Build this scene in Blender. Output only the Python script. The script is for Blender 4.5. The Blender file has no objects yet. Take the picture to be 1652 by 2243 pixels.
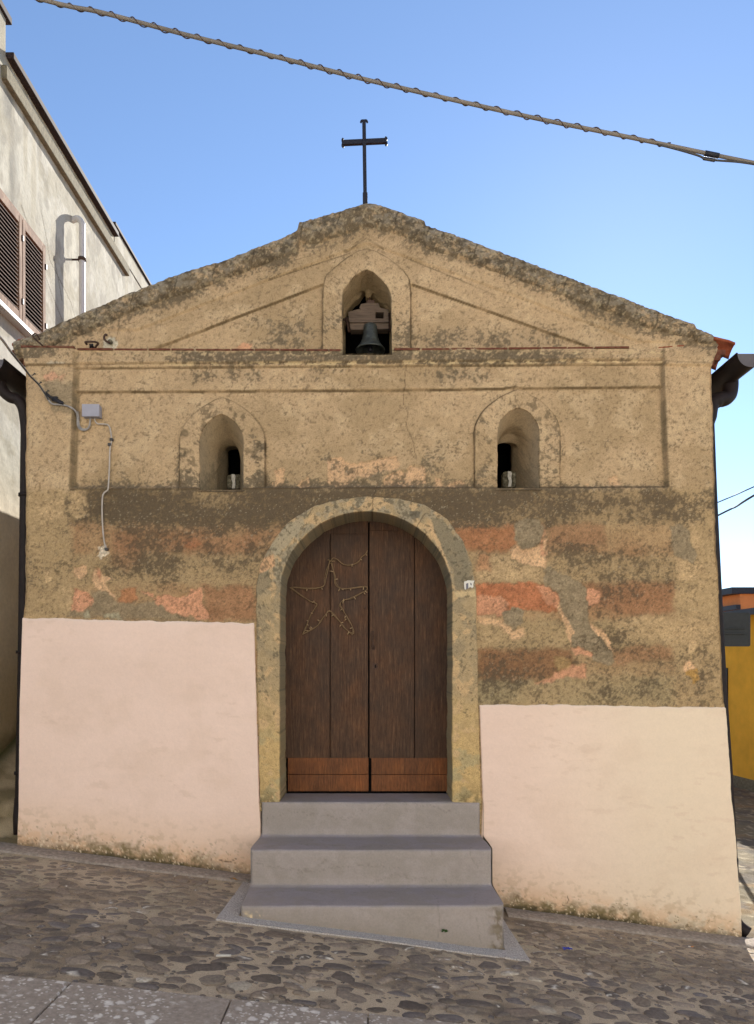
import bpy, math, random
import numpy as np
from mathutils import Vector

# ------------------------------------------------------------------ camera, sky, sun, exposure
scn = bpy.context.scene
COL = scn.collection
CAM_D, CAM_Z, F_PX, PU, PV = 5.78, 1.83, 1560.0, 815.0, 1460.0   # metres; lens in units of a 1652 x 2243 picture
cam = bpy.data.cameras.new("camera"); cam_o = bpy.data.objects.new("camera", cam); COL.objects.link(cam_o)
cam_o.location = (0, -CAM_D, CAM_Z); cam_o.rotation_euler = (math.radians(90), 0, 0)
cam.sensor_fit = 'VERTICAL'; cam.sensor_height = 24; cam.lens = 24 * F_PX / 2243
cam.shift_y = (PV - 1121.5) / 2243; cam.shift_x = (826 - PU) / 2243
cam.clip_start = 0.05; cam.clip_end = 2000
scn.camera = cam_o

SUN_AZ, SUN_EL = math.radians(19), math.radians(28)              # azimuth to the right of the view (+Y)
world = bpy.data.worlds.new("World"); scn.world = world; world.use_nodes = True
wn = world.node_tree; wn.nodes.clear()
sky = wn.nodes.new('ShaderNodeTexSky'); sky.sky_type = 'NISHITA'; sky.sun_disc = False
sky.sun_elevation = SUN_EL; sky.sun_rotation = SUN_AZ
sky.air_density = 0.85; sky.dust_density = 0.04; sky.ozone_density = 2.2; sky.altitude = 400
bg = wn.nodes.new('ShaderNodeBackground'); bg.inputs[1].default_value = 0.106
wo = wn.nodes.new('ShaderNodeOutputWorld')
wn.links.new(sky.outputs[0], bg.inputs[0]); wn.links.new(bg.outputs[0], wo.inputs[0])

sun = bpy.data.lights.new("sun", 'SUN'); sun.energy = 5.0; sun.angle = math.radians(0.5); sun.color = (1, .95, .87)
sun_o = bpy.data.objects.new("sun", sun); COL.objects.link(sun_o)
sdir = Vector((math.sin(SUN_AZ) * math.cos(SUN_EL), math.cos(SUN_AZ) * math.cos(SUN_EL), math.sin(SUN_EL)))
sun_o.rotation_euler = sdir.to_track_quat('Z', 'Y').to_euler()
sun_o.location = (6, 20, 15)
scn.view_settings.view_transform = 'Standard'; scn.view_settings.look = 'None'
scn.view_settings.exposure = 1.1; scn.view_settings.gamma = 1.0; scn.view_settings.use_curve_mapping = False

# ------------------------------------------------------------------ helpers
rng = random.Random(7)
SC = F_PX / (CAM_D - 0.03)                                       # picture units per metre on the front of the chapel

def P(u, v, y=0.0):
    d = CAM_D + y
    return ((u - PU) / F_PX * d, y, CAM_Z + (PV - v) / F_PX * d)
def fx(u): return (np.asarray(u) - PU) / SC
def fz(v): return CAM_Z + (PV - np.asarray(v)) / SC
def fu(x): return PU + np.asarray(x) * SC
def fv(z): return PV - (np.asarray(z) - CAM_Z) * SC

def lin(c):
    c = np.asarray(c, float) / 255.0
    return np.where(c <= 0.04045, c / 12.92, ((c + 0.055) / 1.055) ** 2.4)
ILL = 0.93
def C(r, g, b): return np.minimum(lin((r, g, b)) / ILL, .85)

def _hash(ix, iy, seed):
    h = (ix.astype(np.int64) * 374761393 + iy.astype(np.int64) * 668265263 + seed * 974634777) & 0xffffffff
    h = ((h ^ (h >> 13)) * 1274126177) & 0xffffffff
    h = ((h ^ (h >> 16)) * 2246822519) & 0xffffffff
    return ((h ^ (h >> 15)) & 0xffffff) / float(0xffffff)
def vn(x, y, seed=0):
    x = np.asarray(x, float); y = np.asarray(y, float)
    x, y = x * .866 + y * .5 + 31.7, -x * .5 + y * .866 + 17.3
    ix = np.floor(x); iy = np.floor(y); a = x - ix; b = y - iy
    a = a * a * (3 - 2 * a); b = b * b * (3 - 2 * b)
    h = _hash
    return (h(ix, iy, seed) * (1 - a) + h(ix + 1, iy, seed) * a) * (1 - b) + (h(ix, iy + 1, seed) * (1 - a) + h(ix + 1, iy + 1, seed) * a) * b
def fbm(x, y, octv=4, seed=0, gain=.55):
    x = np.asarray(x, float); y = np.asarray(y, float)
    s = 0; amp = 1; tot = 0; f = 1
    for o in range(octv):
        s = s + amp * vn(x * f, y * f, seed + o * 13); tot += amp; amp *= gain; f *= 2.03
    return s / tot
def sm(a, b, x):
    t = np.clip((np.asarray(x, float) - a) / (b - a), 0, 1)
    return t * t * (3 - 2 * t)
def mix(c, col, m):
    return c * (1 - m[..., None]) + np.asarray(col) * m[..., None]

def poly_mask(u, v, pts, soft=1.2):
    """soft inside mask of a polygon"""
    out = np.zeros(u.shape)
    p = np.array(pts, float)
    sel = (u > p[:, 0].min() - 14) & (u < p[:, 0].max() + 14) & (v > p[:, 1].min() - 14) & (v < p[:, 1].max() + 14)
    if not sel.any(): return out
    x = u[sel]; y = v[sel]
    ins = np.zeros(x.shape, bool); dmin = np.full(x.shape, 1e9)
    for i in range(len(p)):
        x0, y0 = p[i]; x1, y1 = p[(i + 1) % len(p)]
        c = ((y0 > y) != (y1 > y)) & (x < (x1 - x0) * (y - y0) / (y1 - y0 + 1e-12) + x0)
        ins ^= c
        dx, dy = x1 - x0, y1 - y0
        t = np.clip(((x - x0) * dx + (y - y0) * dy) / (dx * dx + dy * dy + 1e-9), 0, 1)
        dmin = np.minimum(dmin, np.hypot(x - x0 - t * dx, y - y0 - t * dy))
    sd = np.where(ins, dmin, -dmin)
    out[sel] = sm(-soft, soft, sd)
    return out
def line_mask(u, v, pts, w):
    d = np.full(u.shape, 1e9)
    p = np.array(pts, float)
    sel = (u > p[:, 0].min() - 20) & (u < p[:, 0].max() + 20) & (v > p[:, 1].min() - 20) & (v < p[:, 1].max() + 20)
    x = u[sel]; y = v[sel]
    if x.size == 0: return np.zeros(u.shape)
    dm = np.full(x.shape, 1e9)
    for i in range(len(p) - 1):
        x0, y0 = p[i]; x1, y1 = p[i + 1]; dx, dy = x1 - x0, y1 - y0
        t = np.clip(((x - x0) * dx + (y - y0) * dy) / (dx * dx + dy * dy + 1e-9), 0, 1)
        dm = np.minimum(dm, np.hypot(x - x0 - t * dx, y - y0 - t * dy))
    d[sel] = dm
    return 1 - sm(w * .5, w * 1.5, d)

# ---- mesh building
def tag(o, label=None, cat=None, group=None, kind=None):
    if label: o['label'] = label
    if cat: o['category'] = cat
    if group: o['group'] = group
    if kind: o['kind'] = kind
    return o
def empty(name, loc=(0, 0, 0), label=None, cat=None, group=None):
    o = bpy.data.objects.new(name, None); COL.objects.link(o); o.location = loc; o.empty_display_size = .1
    return tag(o, label, cat, group)
def put(name, me, mat, parent=None):
    o = bpy.data.objects.new(name, me); COL.objects.link(o)
    if mat is not None: me.materials.append(mat)
    if parent is not None:
        o.parent = parent
        o.matrix_parent_inverse = parent_world(parent).inverted()
    return o
def parent_world(p):
    from mathutils import Matrix
    m = Matrix.Translation(p.location) @ p.rotation_euler.to_matrix().to_4x4()
    if p.parent is not None: m = parent_world(p.parent) @ p.matrix_parent_inverse @ m
    return m

def mesh_np(name, V, quads, col=None, smooth=True):
    V = np.asarray(V, np.float32).reshape(-1, 3); quads = np.asarray(quads, np.int32)
    me = bpy.data.meshes.new(name)
    n = len(quads); k = quads.shape[1]
    me.vertices.add(len(V)); me.vertices.foreach_set('co', V.ravel())
    me.loops.add(n * k); me.loops.foreach_set('vertex_index', quads.ravel())
    me.polygons.add(n); me.polygons.foreach_set('loop_start', np.arange(0, n * k, k, dtype=np.int32))
    try: me.polygons.foreach_set('loop_total', np.full(n, k, np.int32))
    except Exception: pass
    me.polygons.foreach_set('use_smooth', np.full(n, smooth, bool))
    me.update(calc_edges=True)
    if col is not None:
        a = me.color_attributes.new('Col', 'FLOAT_COLOR', 'POINT')
        c = np.ones((len(V), 4), np.float32); c[:, :3] = np.clip(np.asarray(col).reshape(-1, 3), 0, 1)
        a.data.foreach_set('color', c.ravel())
    me.validate()
    return me
def grid_quads(n, m, keep=None, flip=False):
    i, j = np.meshgrid(np.arange(n - 1), np.arange(m - 1), indexing='ij')
    a = i * m + j
    q = np.stack([a, a + 1, a + m + 1, a + m], -1)
    if flip: q = q[..., ::-1]
    q = q.reshape(-1, 4)
    if keep is not None: q = q[keep.reshape(-1)]
    return q
def compact(V, q, col=None):
    used = np.unique(q); mp = np.full(len(V), -1); mp[used] = np.arange(len(used))
    return V[used], mp[q], (None if col is None else col[used])
def grid_obj(name, G, mat, parent=None, col=None, keep=None, flip=False, smooth=True):
    n, m = G.shape[:2]
    q = grid_quads(n, m, keep, flip); V = G.reshape(-1, 3); c = None if col is None else col.reshape(-1, 3)
    if keep is not None: V, q, c = compact(V, q, c)
    return put(name, mesh_np(name, V, q, c, smooth), mat, parent)

class MB:
    """collects boxes, tubes, grids into one mesh"""
    def __init__(s): s.v = []; s.f = []
    def add(s, v, f):
        b = len(s.v); s.v += [tuple(p) for p in v]; s.f += [tuple(b + i for i in q) for q in f]; return s
    def box(s, a, b, bev=0.0):
        (x0, y0, z0), (x1, y1, z1) = a, b
        if bev <= 0:
            v = [(x0, y0, z0), (x1, y0, z0), (x1, y1, z0), (x0, y1, z0), (x0, y0, z1), (x1, y0, z1), (x1, y1, z1), (x0, y1, z1)]
            return s.add(v, [(3, 2, 1, 0), (4, 5, 6, 7), (0, 1, 5, 4), (1, 2, 6, 5), (2, 3, 7, 6), (3, 0, 4, 7)])
        import bmesh
        bm = bmesh.new(); bmesh.ops.create_cube(bm, size=1)
        for q in bm.verts:
            q.co = Vector(((x0 + x1) / 2 + q.co.x * (x1 - x0), (y0 + y1) / 2 + q.co.y * (y1 - y0), (z0 + z1) / 2 + q.co.z * (z1 - z0)))
        bmesh.ops.bevel(bm, geom=bm.edges[:], offset=bev, segments=2, affect='EDGES', profile=.5)
        bm.verts.index_update()
        s.add([tuple(q.co) for q in bm.verts], [[q.index for q in f.verts] for f in bm.faces]); bm.free(); return s
    def tube(s, pts, r, n=10, cap=True, rf=None):
        pts = [Vector(p) for p in pts]; N = len(pts); rings = []
        t0 = (pts[1] - pts[0]).normalized()
        ref = Vector((0, 0, 1)) if abs(t0.z) < .9 else Vector((1, 0, 0))
        nx = t0.cross(ref).normalized()
        for i, p in enumerate(pts):
            t = ((pts[min(i + 1, N - 1)] - pts[max(i - 1, 0)])).normalized()
            nx = (nx - t * nx.dot(t)).normalized(); ny = t.cross(nx)
            rr = r if rf is None else r * rf(i / (N - 1))
            rings.append([p + nx * math.cos(2 * math.pi * k / n) * rr + ny * math.sin(2 * math.pi * k / n) * rr for k in range(n)])
        v = [q for R in rings for q in R]
        f = [(i * n + k, i * n + (k + 1) % n, (i + 1) * n + (k + 1) % n, (i + 1) * n + k) for i in range(N - 1) for k in range(n)]
        if cap:
            f.append(tuple(reversed(range(n)))); f.append(tuple((N - 1) * n + k for k in range(n)))
        return s.add(v, f)
    def lathe(s, prof, c, n=32):
        v = [(c[0] + r * math.cos(2 * math.pi * k / n), c[1] + r * math.sin(2 * math.pi * k / n), c[2] + z) for r, z in prof for k in range(n)]
        f = [(i * n + k, i * n + (k + 1) % n, (i + 1) * n + (k + 1) % n, (i + 1) * n + k) for i in range(len(prof) - 1) for k in range(n)]
        return s.add(v, f)
    def prism(s, pts, y0, y1):
        """polygon in (x, z) between two y"""
        n = len(pts)
        v = [(x, y0, z) for x, z in pts] + [(x, y1, z) for x, z in pts]
        return s.add(v, [tuple(range(n)), tuple(reversed(range(n, 2 * n)))] + [(i, i + n, (i + 1) % n + n, (i + 1) % n) for i in range(n)])
    def build(s, name, mat, parent=None, smooth=False, fix=True):
        me = bpy.data.meshes.new(name); me.from_pydata(s.v, [], s.f)
        if fix:
            import bmesh
            bm = bmesh.new(); bm.from_mesh(me); bmesh.ops.recalc_face_normals(bm, faces=bm.faces[:]); bm.to_mesh(me); bm.free()
        for p in me.polygons: p.use_smooth = smooth
        me.update()
        return put(name, me, mat, parent)

def spline(pts, n=8):
    pts = [Vector(p) for p in pts]; out = []
    for i in range(len(pts) - 1):
        p0 = pts[max(i - 1, 0)]; p1 = pts[i]; p2 = pts[i + 1]; p3 = pts[min(i + 2, len(pts) - 1)]
        for k in range(n):
            t = k / n
            out.append(.5 * ((2 * p1) + (p2 - p0) * t + (2 * p0 - 5 * p1 + 4 * p2 - p3) * t * t + (3 * p1 - p0 - 3 * p2 + p3) * t ** 3))
    out.append(pts[-1]); return out

# ------------------------------------------------------------------ materials
def nmat(name, rough=.9, spec=.25):
    m = bpy.data.materials.new(name); m.use_nodes = True; nt = m.node_tree
    b = nt.nodes['Principled BSDF']; b.inputs['Roughness'].default_value = rough
    if 'Specular IOR Level' in b.inputs: b.inputs['Specular IOR Level'].default_value = spec
    return m, nt, b
def _noise(nt, scale, det=5, rough=.6, vec=None, stretch=None):
    tc = nt.nodes.new('ShaderNodeTexCoord'); src = tc.outputs['Object']
    if stretch:
        mp = nt.nodes.new('ShaderNodeMapping'); mp.inputs['Scale'].default_value = stretch
        nt.links.new(src, mp.inputs[0]); src = mp.outputs[0]
    n = nt.nodes.new('ShaderNodeTexNoise'); n.inputs['Scale'].default_value = scale
    n.inputs['Detail'].default_value = det; n.inputs['Roughness'].default_value = rough
    nt.links.new(src, n.inputs['Vector']); return n
def _bump(nt, b, h, dist, strength=1.0):
    bp = nt.nodes.new('ShaderNodeBump'); bp.inputs['Distance'].default_value = dist; bp.inputs['Strength'].default_value = strength
    nt.links.new(h, bp.inputs['Height']); nt.links.new(bp.outputs[0], b.inputs['Normal']); return bp
def _ramp(nt, inp, stops):
    r = nt.nodes.new('ShaderNodeValToRGB'); e = r.color_ramp.elements
    while len(e) < len(stops): e.new(.5)
    for i, (p, c) in enumerate(stops):
        e[i].position = p; e[i].color = (*c, 1) if len(c) == 3 else c
    nt.links.new(inp, r.inputs[0]); return r
def _mul(nt, a, bb, fac=1.0, mode='MULTIPLY'):
    m = nt.nodes.new('ShaderNodeMix'); m.data_type = 'RGBA'; m.blend_type = mode
    if isinstance(fac, float): m.inputs[0].default_value = fac
    else: nt.links.new(fac, m.inputs[0])
    nt.links.new(a, m.inputs[6]) if hasattr(a, 'links') else setattr(m.inputs[6], 'default_value', (*a, 1))
    nt.links.new(bb, m.inputs[7]) if hasattr(bb, 'links') else setattr(m.inputs[7], 'default_value', (*bb, 1))
    return m.outputs[2]
def m_attr(name, rough=.93, nscale=130, bump=.003, lo=.72, hi=1.2, spec=.2, big=0):
    """colour from the mesh, with fine grain"""
    m, nt, b = nmat(name, rough, spec)
    at = nt.nodes.new('ShaderNodeAttribute'); at.attribute_name = 'Col'
    n = _noise(nt, nscale, 4, .65)
    r = _ramp(nt, n.outputs[0], [(.3, (lo,) * 3), (.5, (1, 1, 1)), (.72, (hi,) * 3)])
    out = _mul(nt, at.outputs['Color'], r.outputs[0])
    nt.links.new(out, b.inputs['Base Color'])
    if bump: _bump(nt, b, n.outputs[0], bump)
    return m
def m_flat(name, col, rough=.7, nscale=30, var=.25, bump=.0, spec=.3, metal=0, stretch=None, col2=None, bscale=None):
    m, nt, b = nmat(name, rough, spec); col = np.asarray(col, float)
    c2 = np.asarray(col2) if col2 is not None else col * (1 + var)
    n = _noise(nt, nscale, 5, .62, stretch=stretch)
    r = _ramp(nt, n.outputs[0], [(.28, tuple(np.clip(col * (1 - var), 0, 1))), (.5, tuple(col)), (.74, tuple(np.clip(c2, 0, 1)))])
    nt.links.new(r.outputs[0], b.inputs['Base Color']); b.inputs['Metallic'].default_value = metal
    if bump:
        nb = n if bscale is None else _noise(nt, bscale, 4, .6, stretch=stretch)
        _bump(nt, b, nb.outputs[0], bump)
    return m

M = {}
M['plaster'] = m_attr('weathered_plaster', .95, 120, .004, .70, 1.22)
M['dado'] = m_attr('fresh_pink_render', .85, 70, .0012, .965, 1.03)
M['stone_attr'] = m_attr('cobble_stone', .78, 60, .004, .68, 1.3, .3)
M['mortar'] = m_attr('sandy_mortar', .95, 170, .005, .62, 1.35)
M['concrete'] = m_attr('painted_concrete', .62, 80, .0015, .90, 1.09, .35)
M['render'] = m_attr('old_cream_render', .92, 26, .003, .90, 1.08)
M['iron'] = m_flat('black_iron', (.012, .011, .016), .55, 40, .4, .001, .4)
M['rust'] = m_flat('rusty_iron', (.07, .04, .028), .85, 60, .5, .002)
M['terracotta'] = m_flat('terracotta', C(140, 72, 48), .9, 14, .45, .004, col2=C(165, 100, 70), bscale=70)
M['tile_dark'] = m_flat('weathered_tile', C(105, 62, 46), .9, 18, .5, .004, col2=C(120, 95, 70), bscale=70)
M['brown_pipe'] = m_flat('brown_gutter_paint', (.018, .012, .011), .6, 12, .35, .0, .2)
M['gutter_end'] = m_flat('grey_zinc', (.10, .09, .095), .5, 12, .2)
M['bronze'] = m_flat('dull_bronze', (.05, .055, .048), .5, 25, .5, .001, .5, .3, col2=(.10, .115, .095))
M['old_wood'] = m_flat('grey_old_wood', (.115, .082, .058), .9, 16, .45, .004, stretch=(.35, 1, 4))
M['white_pvc'] = m_flat('white_pipe_plastic', (.58, .56, .53), .45, 6, .08)
M['grey_plastic'] = m_flat('grey_box_plastic', C(150, 148, 156), .55, 10, .06)
M['grey_cable'] = m_flat('grey_cable_sheath', (.30, .28, .26), .6, 30, .2)
M['dark_cable'] = m_flat('dark_cable_sheath', (.06, .055, .05), .6, 30, .3)
M['pale_cable'] = m_flat('pale_cable_sheath', C(172, 162, 150), .6, 30, .15)
M['bundle'] = m_flat('faded_cable_bundle', C(116, 108, 98), .75, 3, .18, .0, col2=C(136, 126, 114))
M['white_patch'] = m_flat('white_mortar_patch', C(195, 190, 178), .9, 50, .3, .003)
M['dark_stone'] = m_flat('dark_lichen_stone', C(88, 82, 66), .95, 40, .6, .005, col2=C(150, 142, 118))
M['black'] = m_flat('dark_void', (.006, .005, .005), .95, 5, .2)
M['yellow_wall'] = m_flat('ochre_wall_paint', C(244, 172, 56), .9, 2.5, .14, .001, bscale=80)
M['orange_wall'] = m_flat('orange_wall_paint', C(226, 140, 84), .9, 5, .08)
M['slate_gutter'] = m_flat('dark_eave_metal', (.03, .028, .04), .5, 10, .3)
M['dark_frame'] = m_flat('dark_window_frame', (.02, .016, .014), .5, 10, .3)
M['sign_back'] = m_flat('dark_grey_sign_back', (.022, .024, .024), .5, 20, .3)
M['shutter'] = m_flat('peeling_brown_shutter', C(122, 94, 74), .85, 22, .35, .003, col2=C(160, 136, 114), stretch=(1, 1, .25))
M['slat'] = m_flat('brown_slat', C(92, 66, 52), .85, 25, .35, .002)
M['cream'] = m_flat('cream_render', (.80, .77, .71), .95, 2.0, .05)
M['eave_dark'] = m_flat('dark_roof_edge', (.035, .022, .02), .8, 20, .4)
M['trim'] = m_flat('grey_stone_trim', C(120, 112, 92), .95, 20, .35, .003)
M['leaf_green'] = m_flat('green_leaf', (.045, .09, .02), .7, 40, .4)
M['dry_leaf'] = m_flat('dry_leaf', (.33, .17, .04), .8, 40, .4)
M['blue_foil'] = m_flat('blue_wrapper', (.015, .03, .30), .35, 40, .3)
M['paper'] = m_flat('pale_paper', (.6, .56, .48), .8, 40, .15)
M['cig'] = m_flat('orange_filter', (.45, .2, .07), .8, 40, .2)
M['bulb'] = m_flat('dull_bulb_plastic', C(150, 126, 94), .4, 40, .2)
M['star_wire'] = m_flat('brown_green_wire', C(116, 94, 66), .6, 60, .25)
M['ink'] = m_flat('blue_grey_glaze', C(98, 96, 104), .4, 40, .15)
M['tile_white'] = m_flat('white_glaze', C(205, 200, 188), .35, 40, .06)

# door wood: dark brown paint, worn along the grain
def m_door(name, c0, c1, c2, rough=.5):
    m, nt, b = nmat(name, rough, .22)
    g = _noise(nt, 9, 6, .65, stretch=(9, 1, .55)); w = _noise(nt, 3.2, 5, .7, stretch=(1.2, 1, .8)); f = _noise(nt, 60, 3, .6, stretch=(3, 1, .35))
    r1 = _ramp(nt, g.outputs[0], [(.3, tuple(c0)), (.55, tuple(c1)), (.75, tuple(c2))])
    r2 = _ramp(nt, w.outputs[0], [(.30, (.60,) * 3), (.5, (1, .97, .95)), (.7, (1.5, 1.38, 1.28))])
    r3 = _ramp(nt, f.outputs[0], [(.35, (.75,) * 3), (.55, (1, 1, 1)), (.8, (1.4, 1.38, 1.35))])
    o = _mul(nt, _mul(nt, r1.outputs[0], r2.outputs[0]), r3.outputs[0]); nt.links.new(o, b.inputs['Base Color'])
    rr = _ramp(nt, w.outputs[0], [(.35, (rough - .1,) * 3), (.7, (rough + .22,) * 3)]); nt.links.new(rr.outputs[0], b.inputs['Roughness'])
    _bump(nt, b, f.outputs[0], .002); return m
M['door'] = m_door('dark_brown_door_paint', C(55, 39, 29), C(78, 57, 42), C(108, 83, 63), .62)
M['kick'] = m_door('red_brown_new_boards', C(86, 52, 30), C(112, 70, 40), C(132, 90, 54), .55)

# grey slabs spotted with pale lichen
def m_slab():
    m, nt, b = nmat('lichen_spotted_slab', .85, .3)
    base = _noise(nt, 28, 6, .7); r0 = _ramp(nt, base.outputs[0], [(.3, tuple(C(128, 116, 104))), (.55, tuple(C(152, 139, 126))), (.75, tuple(C(172, 159, 146)))])
    tc = nt.nodes.new('ShaderNodeTexCoord'); wv = _noise(nt, 30, 3, .6)
    add = nt.nodes.new('ShaderNodeVectorMath'); add.operation = 'MULTIPLY_ADD'; add.inputs[1].default_value = (.035,) * 3
    nt.links.new(wv.outputs['Color'], add.inputs[0]); nt.links.new(tc.outputs['Object'], add.inputs[2])
    out = r0.outputs[0]
    patch = _noise(nt, 2.2, 3, .6)
    for sc_, w0, w1 in ((13, .22, .26), (24, .22, .28), (44, .22, .28)):
        vo = nt.nodes.new('ShaderNodeTexVoronoi'); vo.inputs['Scale'].default_value = sc_
        nt.links.new(add.outputs[0], vo.inputs['Vector'])
        mm = _ramp(nt, vo.outputs['Distance'], [(w0, (1, 1, 1)), (w1 + .1, (0, 0, 0))])
        rnd = _ramp(nt, vo.outputs['Color'], [(.45, (0, 0, 0)), (.55, (1, 1, 1))])
        pm = _ramp(nt, patch.outputs[0], [(.36, (.12, .12, .12)), (.50, (1, 1, 1))])
        k = _mul(nt, _mul(nt, mm.outputs[0], rnd.outputs[0]), pm.outputs[0])
        k2 = _mul(nt, k, (.8,) * 3)
        out = _mul(nt, out, tuple(C(214, 206, 196)), k2, 'MIX')
    nt.links.new(out, b.inputs['Base Color']); _bump(nt, b, base.outputs[0], .004); return m
M['slab'] = m_slab()
M['granite'] = m_flat('speckled_granite', C(166, 159, 153), .8, 110, .5, .003, col2=C(214, 208, 200))
M['kerb'] = m_flat('dusty_grey_kerb', C(140, 127, 114), .9, 34, .35, .004, col2=C(168, 157, 144))

# ------------------------------------------------------------------ ground heights
def ground_z(x, y):
    x = np.asarray(x, float); y = np.asarray(y, float)
    base = np.where(x < 3.0, -.128 * x, -.384 - .05 * (x - 3.0))
    base = np.where(x < -6, .768, base); base = np.where(x > 12, -.834, base)
    z = base + .012 - .012 * np.clip(y, -3, 0) * 1.0
    lane = sm(-2.7, -3.0, x) * (np.clip(y - .15, 0, 3.2) * .41)
    return z + lane * (x > -6)

# ------------------------------------------------------------------ structure: ground
xs = np.concatenate([np.linspace(-400, -14, 14), np.linspace(-12, 14, 131), np.linspace(16, 400, 14)])
ys = np.concatenate([np.linspace(-400, -14, 14), np.linspace(-12, 16, 141), np.linspace(18, 600, 16)])
gx, gy = np.meshgrid(xs, ys, indexing='ij')
gz = ground_z(gx, gy) - .03
gz = np.where((gx > 2.6) & (gy > -.6), gz + .01 * fbm(gx * 3, gy * 3, 3, 5), gz)
gcol = np.zeros(gx.shape + (3,)) + C(150, 138, 118)
gcol = mix(gcol, C(112, 106, 100), sm(.45, .62, fbm(gx * .9, gy * .9, 4, 9)))
gcol = mix(gcol, C(88, 82, 70), (gx < -2.6) * 1.0 * sm(.35, .6, fbm(gx * 4, gy * 4, 3, 19)))
g = grid_obj('ground', np.stack([gx, gy, gz], -1), M['mortar'], None, gcol, flip=True); tag(g, kind='structure')

# sunlit lane of packed gravel to the right of the chapel (finer relief)
lx, ly = np.meshgrid(np.arange(2.2, 8.6, .035), np.arange(-.05, 14, .035), indexing='ij')
lz = ground_z(lx, ly) - .012 + .018 * (fbm(lx * 9, ly * 9, 4, 3) - .5) + .02 * sm(.62, .8, fbm(lx * 16, ly * 16, 2, 8))
lc = np.zeros(lx.shape + (3,)) + C(118, 108, 88)
lc = mix(lc, C(134, 114, 86), sm(.45, .65, fbm(lx * 1.2, ly * 2.2, 4, 23)))
lc = mix(lc, C(92, 86, 80), sm(.5, .7, fbm(lx * 2.5, ly * 2.5, 4, 29)) * .8)
lc = mix(lc, C(158, 146, 122), sm(.66, .75, fbm(lx * 14, ly * 14, 2, 31)))
o = grid_obj('lane', np.stack([lx, ly, lz], -1), M['mortar'], None, lc, flip=True); tag(o, kind='structure')

# left lane: worn concrete ramp beside the chapel
lx, ly = np.meshgrid(np.arange(-3.72, -2.66, .04), np.arange(-.1, 8, .04), indexing='ij')
lz = ground_z(lx, ly) + .004 + .012 * (fbm(lx * 6, ly * 6, 3, 3) - .5) + .05 * sm(.42, .46, ly) - .05 * sm(.5, .9, ly)
lc = np.zeros(lx.shape + (3,)) + C(170, 154, 126)
lc = mix(lc, C(128, 116, 88), sm(.4, .6, fbm(lx * 3, ly * 5, 4, 12)))
lc = mix(lc, C(78, 76, 44), sm(-3.52, -3.7, lx))
o = grid_obj('ramp', np.stack([lx, ly, lz], -1), M['mortar'], None, lc, flip=True); tag(o, kind='structure')

# cobbled street: sandy mortar bed with rounded river stones, one surface
Y_SLAB = -2.10
def slab_edge(x): return -2.12 + .045 * np.clip(np.asarray(x) , -3, 2) * 1.0
bx_, by_ = np.meshgrid(np.arange(-5.0, 5.0, .02), np.linspace(0, 1, 112), indexing='ij')
y0 = slab_edge(bx_) - .03
byy = y0 + (-.04 - y0) * by_
bz = ground_z(bx_, byy) + .010 * (fbm(bx_ * 5, byy * 5, 4, 41) - .5) + .004 * (fbm(bx_ * 30, byy * 30, 2, 43) - .5)
bc = np.zeros(bx_.shape + (3,)) + C(178, 160, 136)
bc = mix(bc, C(140, 124, 104), sm(.42, .62, fbm(bx_ * 1.6, byy * 2.4, 4, 45)))
bc = mix(bc, C(168, 154, 130), sm(.5, .68, fbm(bx_ * 2.4 + 5, byy * 3.2, 4, 47)) * sm(-1.6, -.6, byy))
bc = mix(bc, C(98, 90, 82), sm(.55, .7, fbm(bx_ * 7, byy * 12, 3, 49)) * .7)
bedV = np.stack([bx_, byy, bz], -1).reshape(-1, 3); bedQ = grid_quads(*bx_.shape, flip=True); bedC = bc.reshape(-1, 3)
sv, sq, scol = [], [], []
NA, NR = 14, 5
PK = 1.3
pal = [PK * q for q in [C(100, 92, 86), C(82, 77, 75), C(116, 105, 94), C(70, 66, 66), C(126, 114, 102), C(108, 96, 86), C(88, 85, 87), C(78, 73, 70)]]
placed = []
yy = -2.06; rowi = 0
stones = []
for _ in range(15000):
    x = rng.uniform(-3.6, 3.9); y = rng.uniform(-2.2, -.12)
    near = (y - (-2.1)) / 2.0                                        # 0 at the slabs, 1 at the wall
    a = rng.uniform(.038, .088) * (1.28 - .48 * near); b_ = a * rng.uniform(.48, .76)
    if y - b_ < slab_edge(x) + .0: continue
    if -1.08 < x < 1.08 and y > -1.12 - b_: continue
    if y > -.30 - b_: continue
    ok = True
    for (px, py, pa, pb) in placed:
        if abs(px - x) < pa + a and abs(py - y) < pb + b_:
            if ((px - x) / (pa + a)) ** 2 + ((py - y) / (pb + b_)) ** 2 < .93: ok = False; break
    if ok: placed.append((x, y, a, b_))
big_ = list(placed)
for _ in range(14000):                                                # pebbles in the joints
    x = rng.uniform(-3.4, 3.7); y = rng.uniform(-2.2, -.15); a = rng.uniform(.008, .026); b_ = a * rng.uniform(.5, .9)
    if y - b_ < slab_edge(x) or (-1.06 < x < 1.06 and y > -1.10 - b_) or y > -.26: continue
    if len(placed) - len(big_) > 1500: break
    if all(((px - x) / (pa + a)) ** 2 + ((py - y) / (pb + b_)) ** 2 > .95 for px, py, pa, pb in big_ if abs(px - x) < pa + a and abs(py - y) < pb + b_): placed.append((x, y, a, b_))
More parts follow.
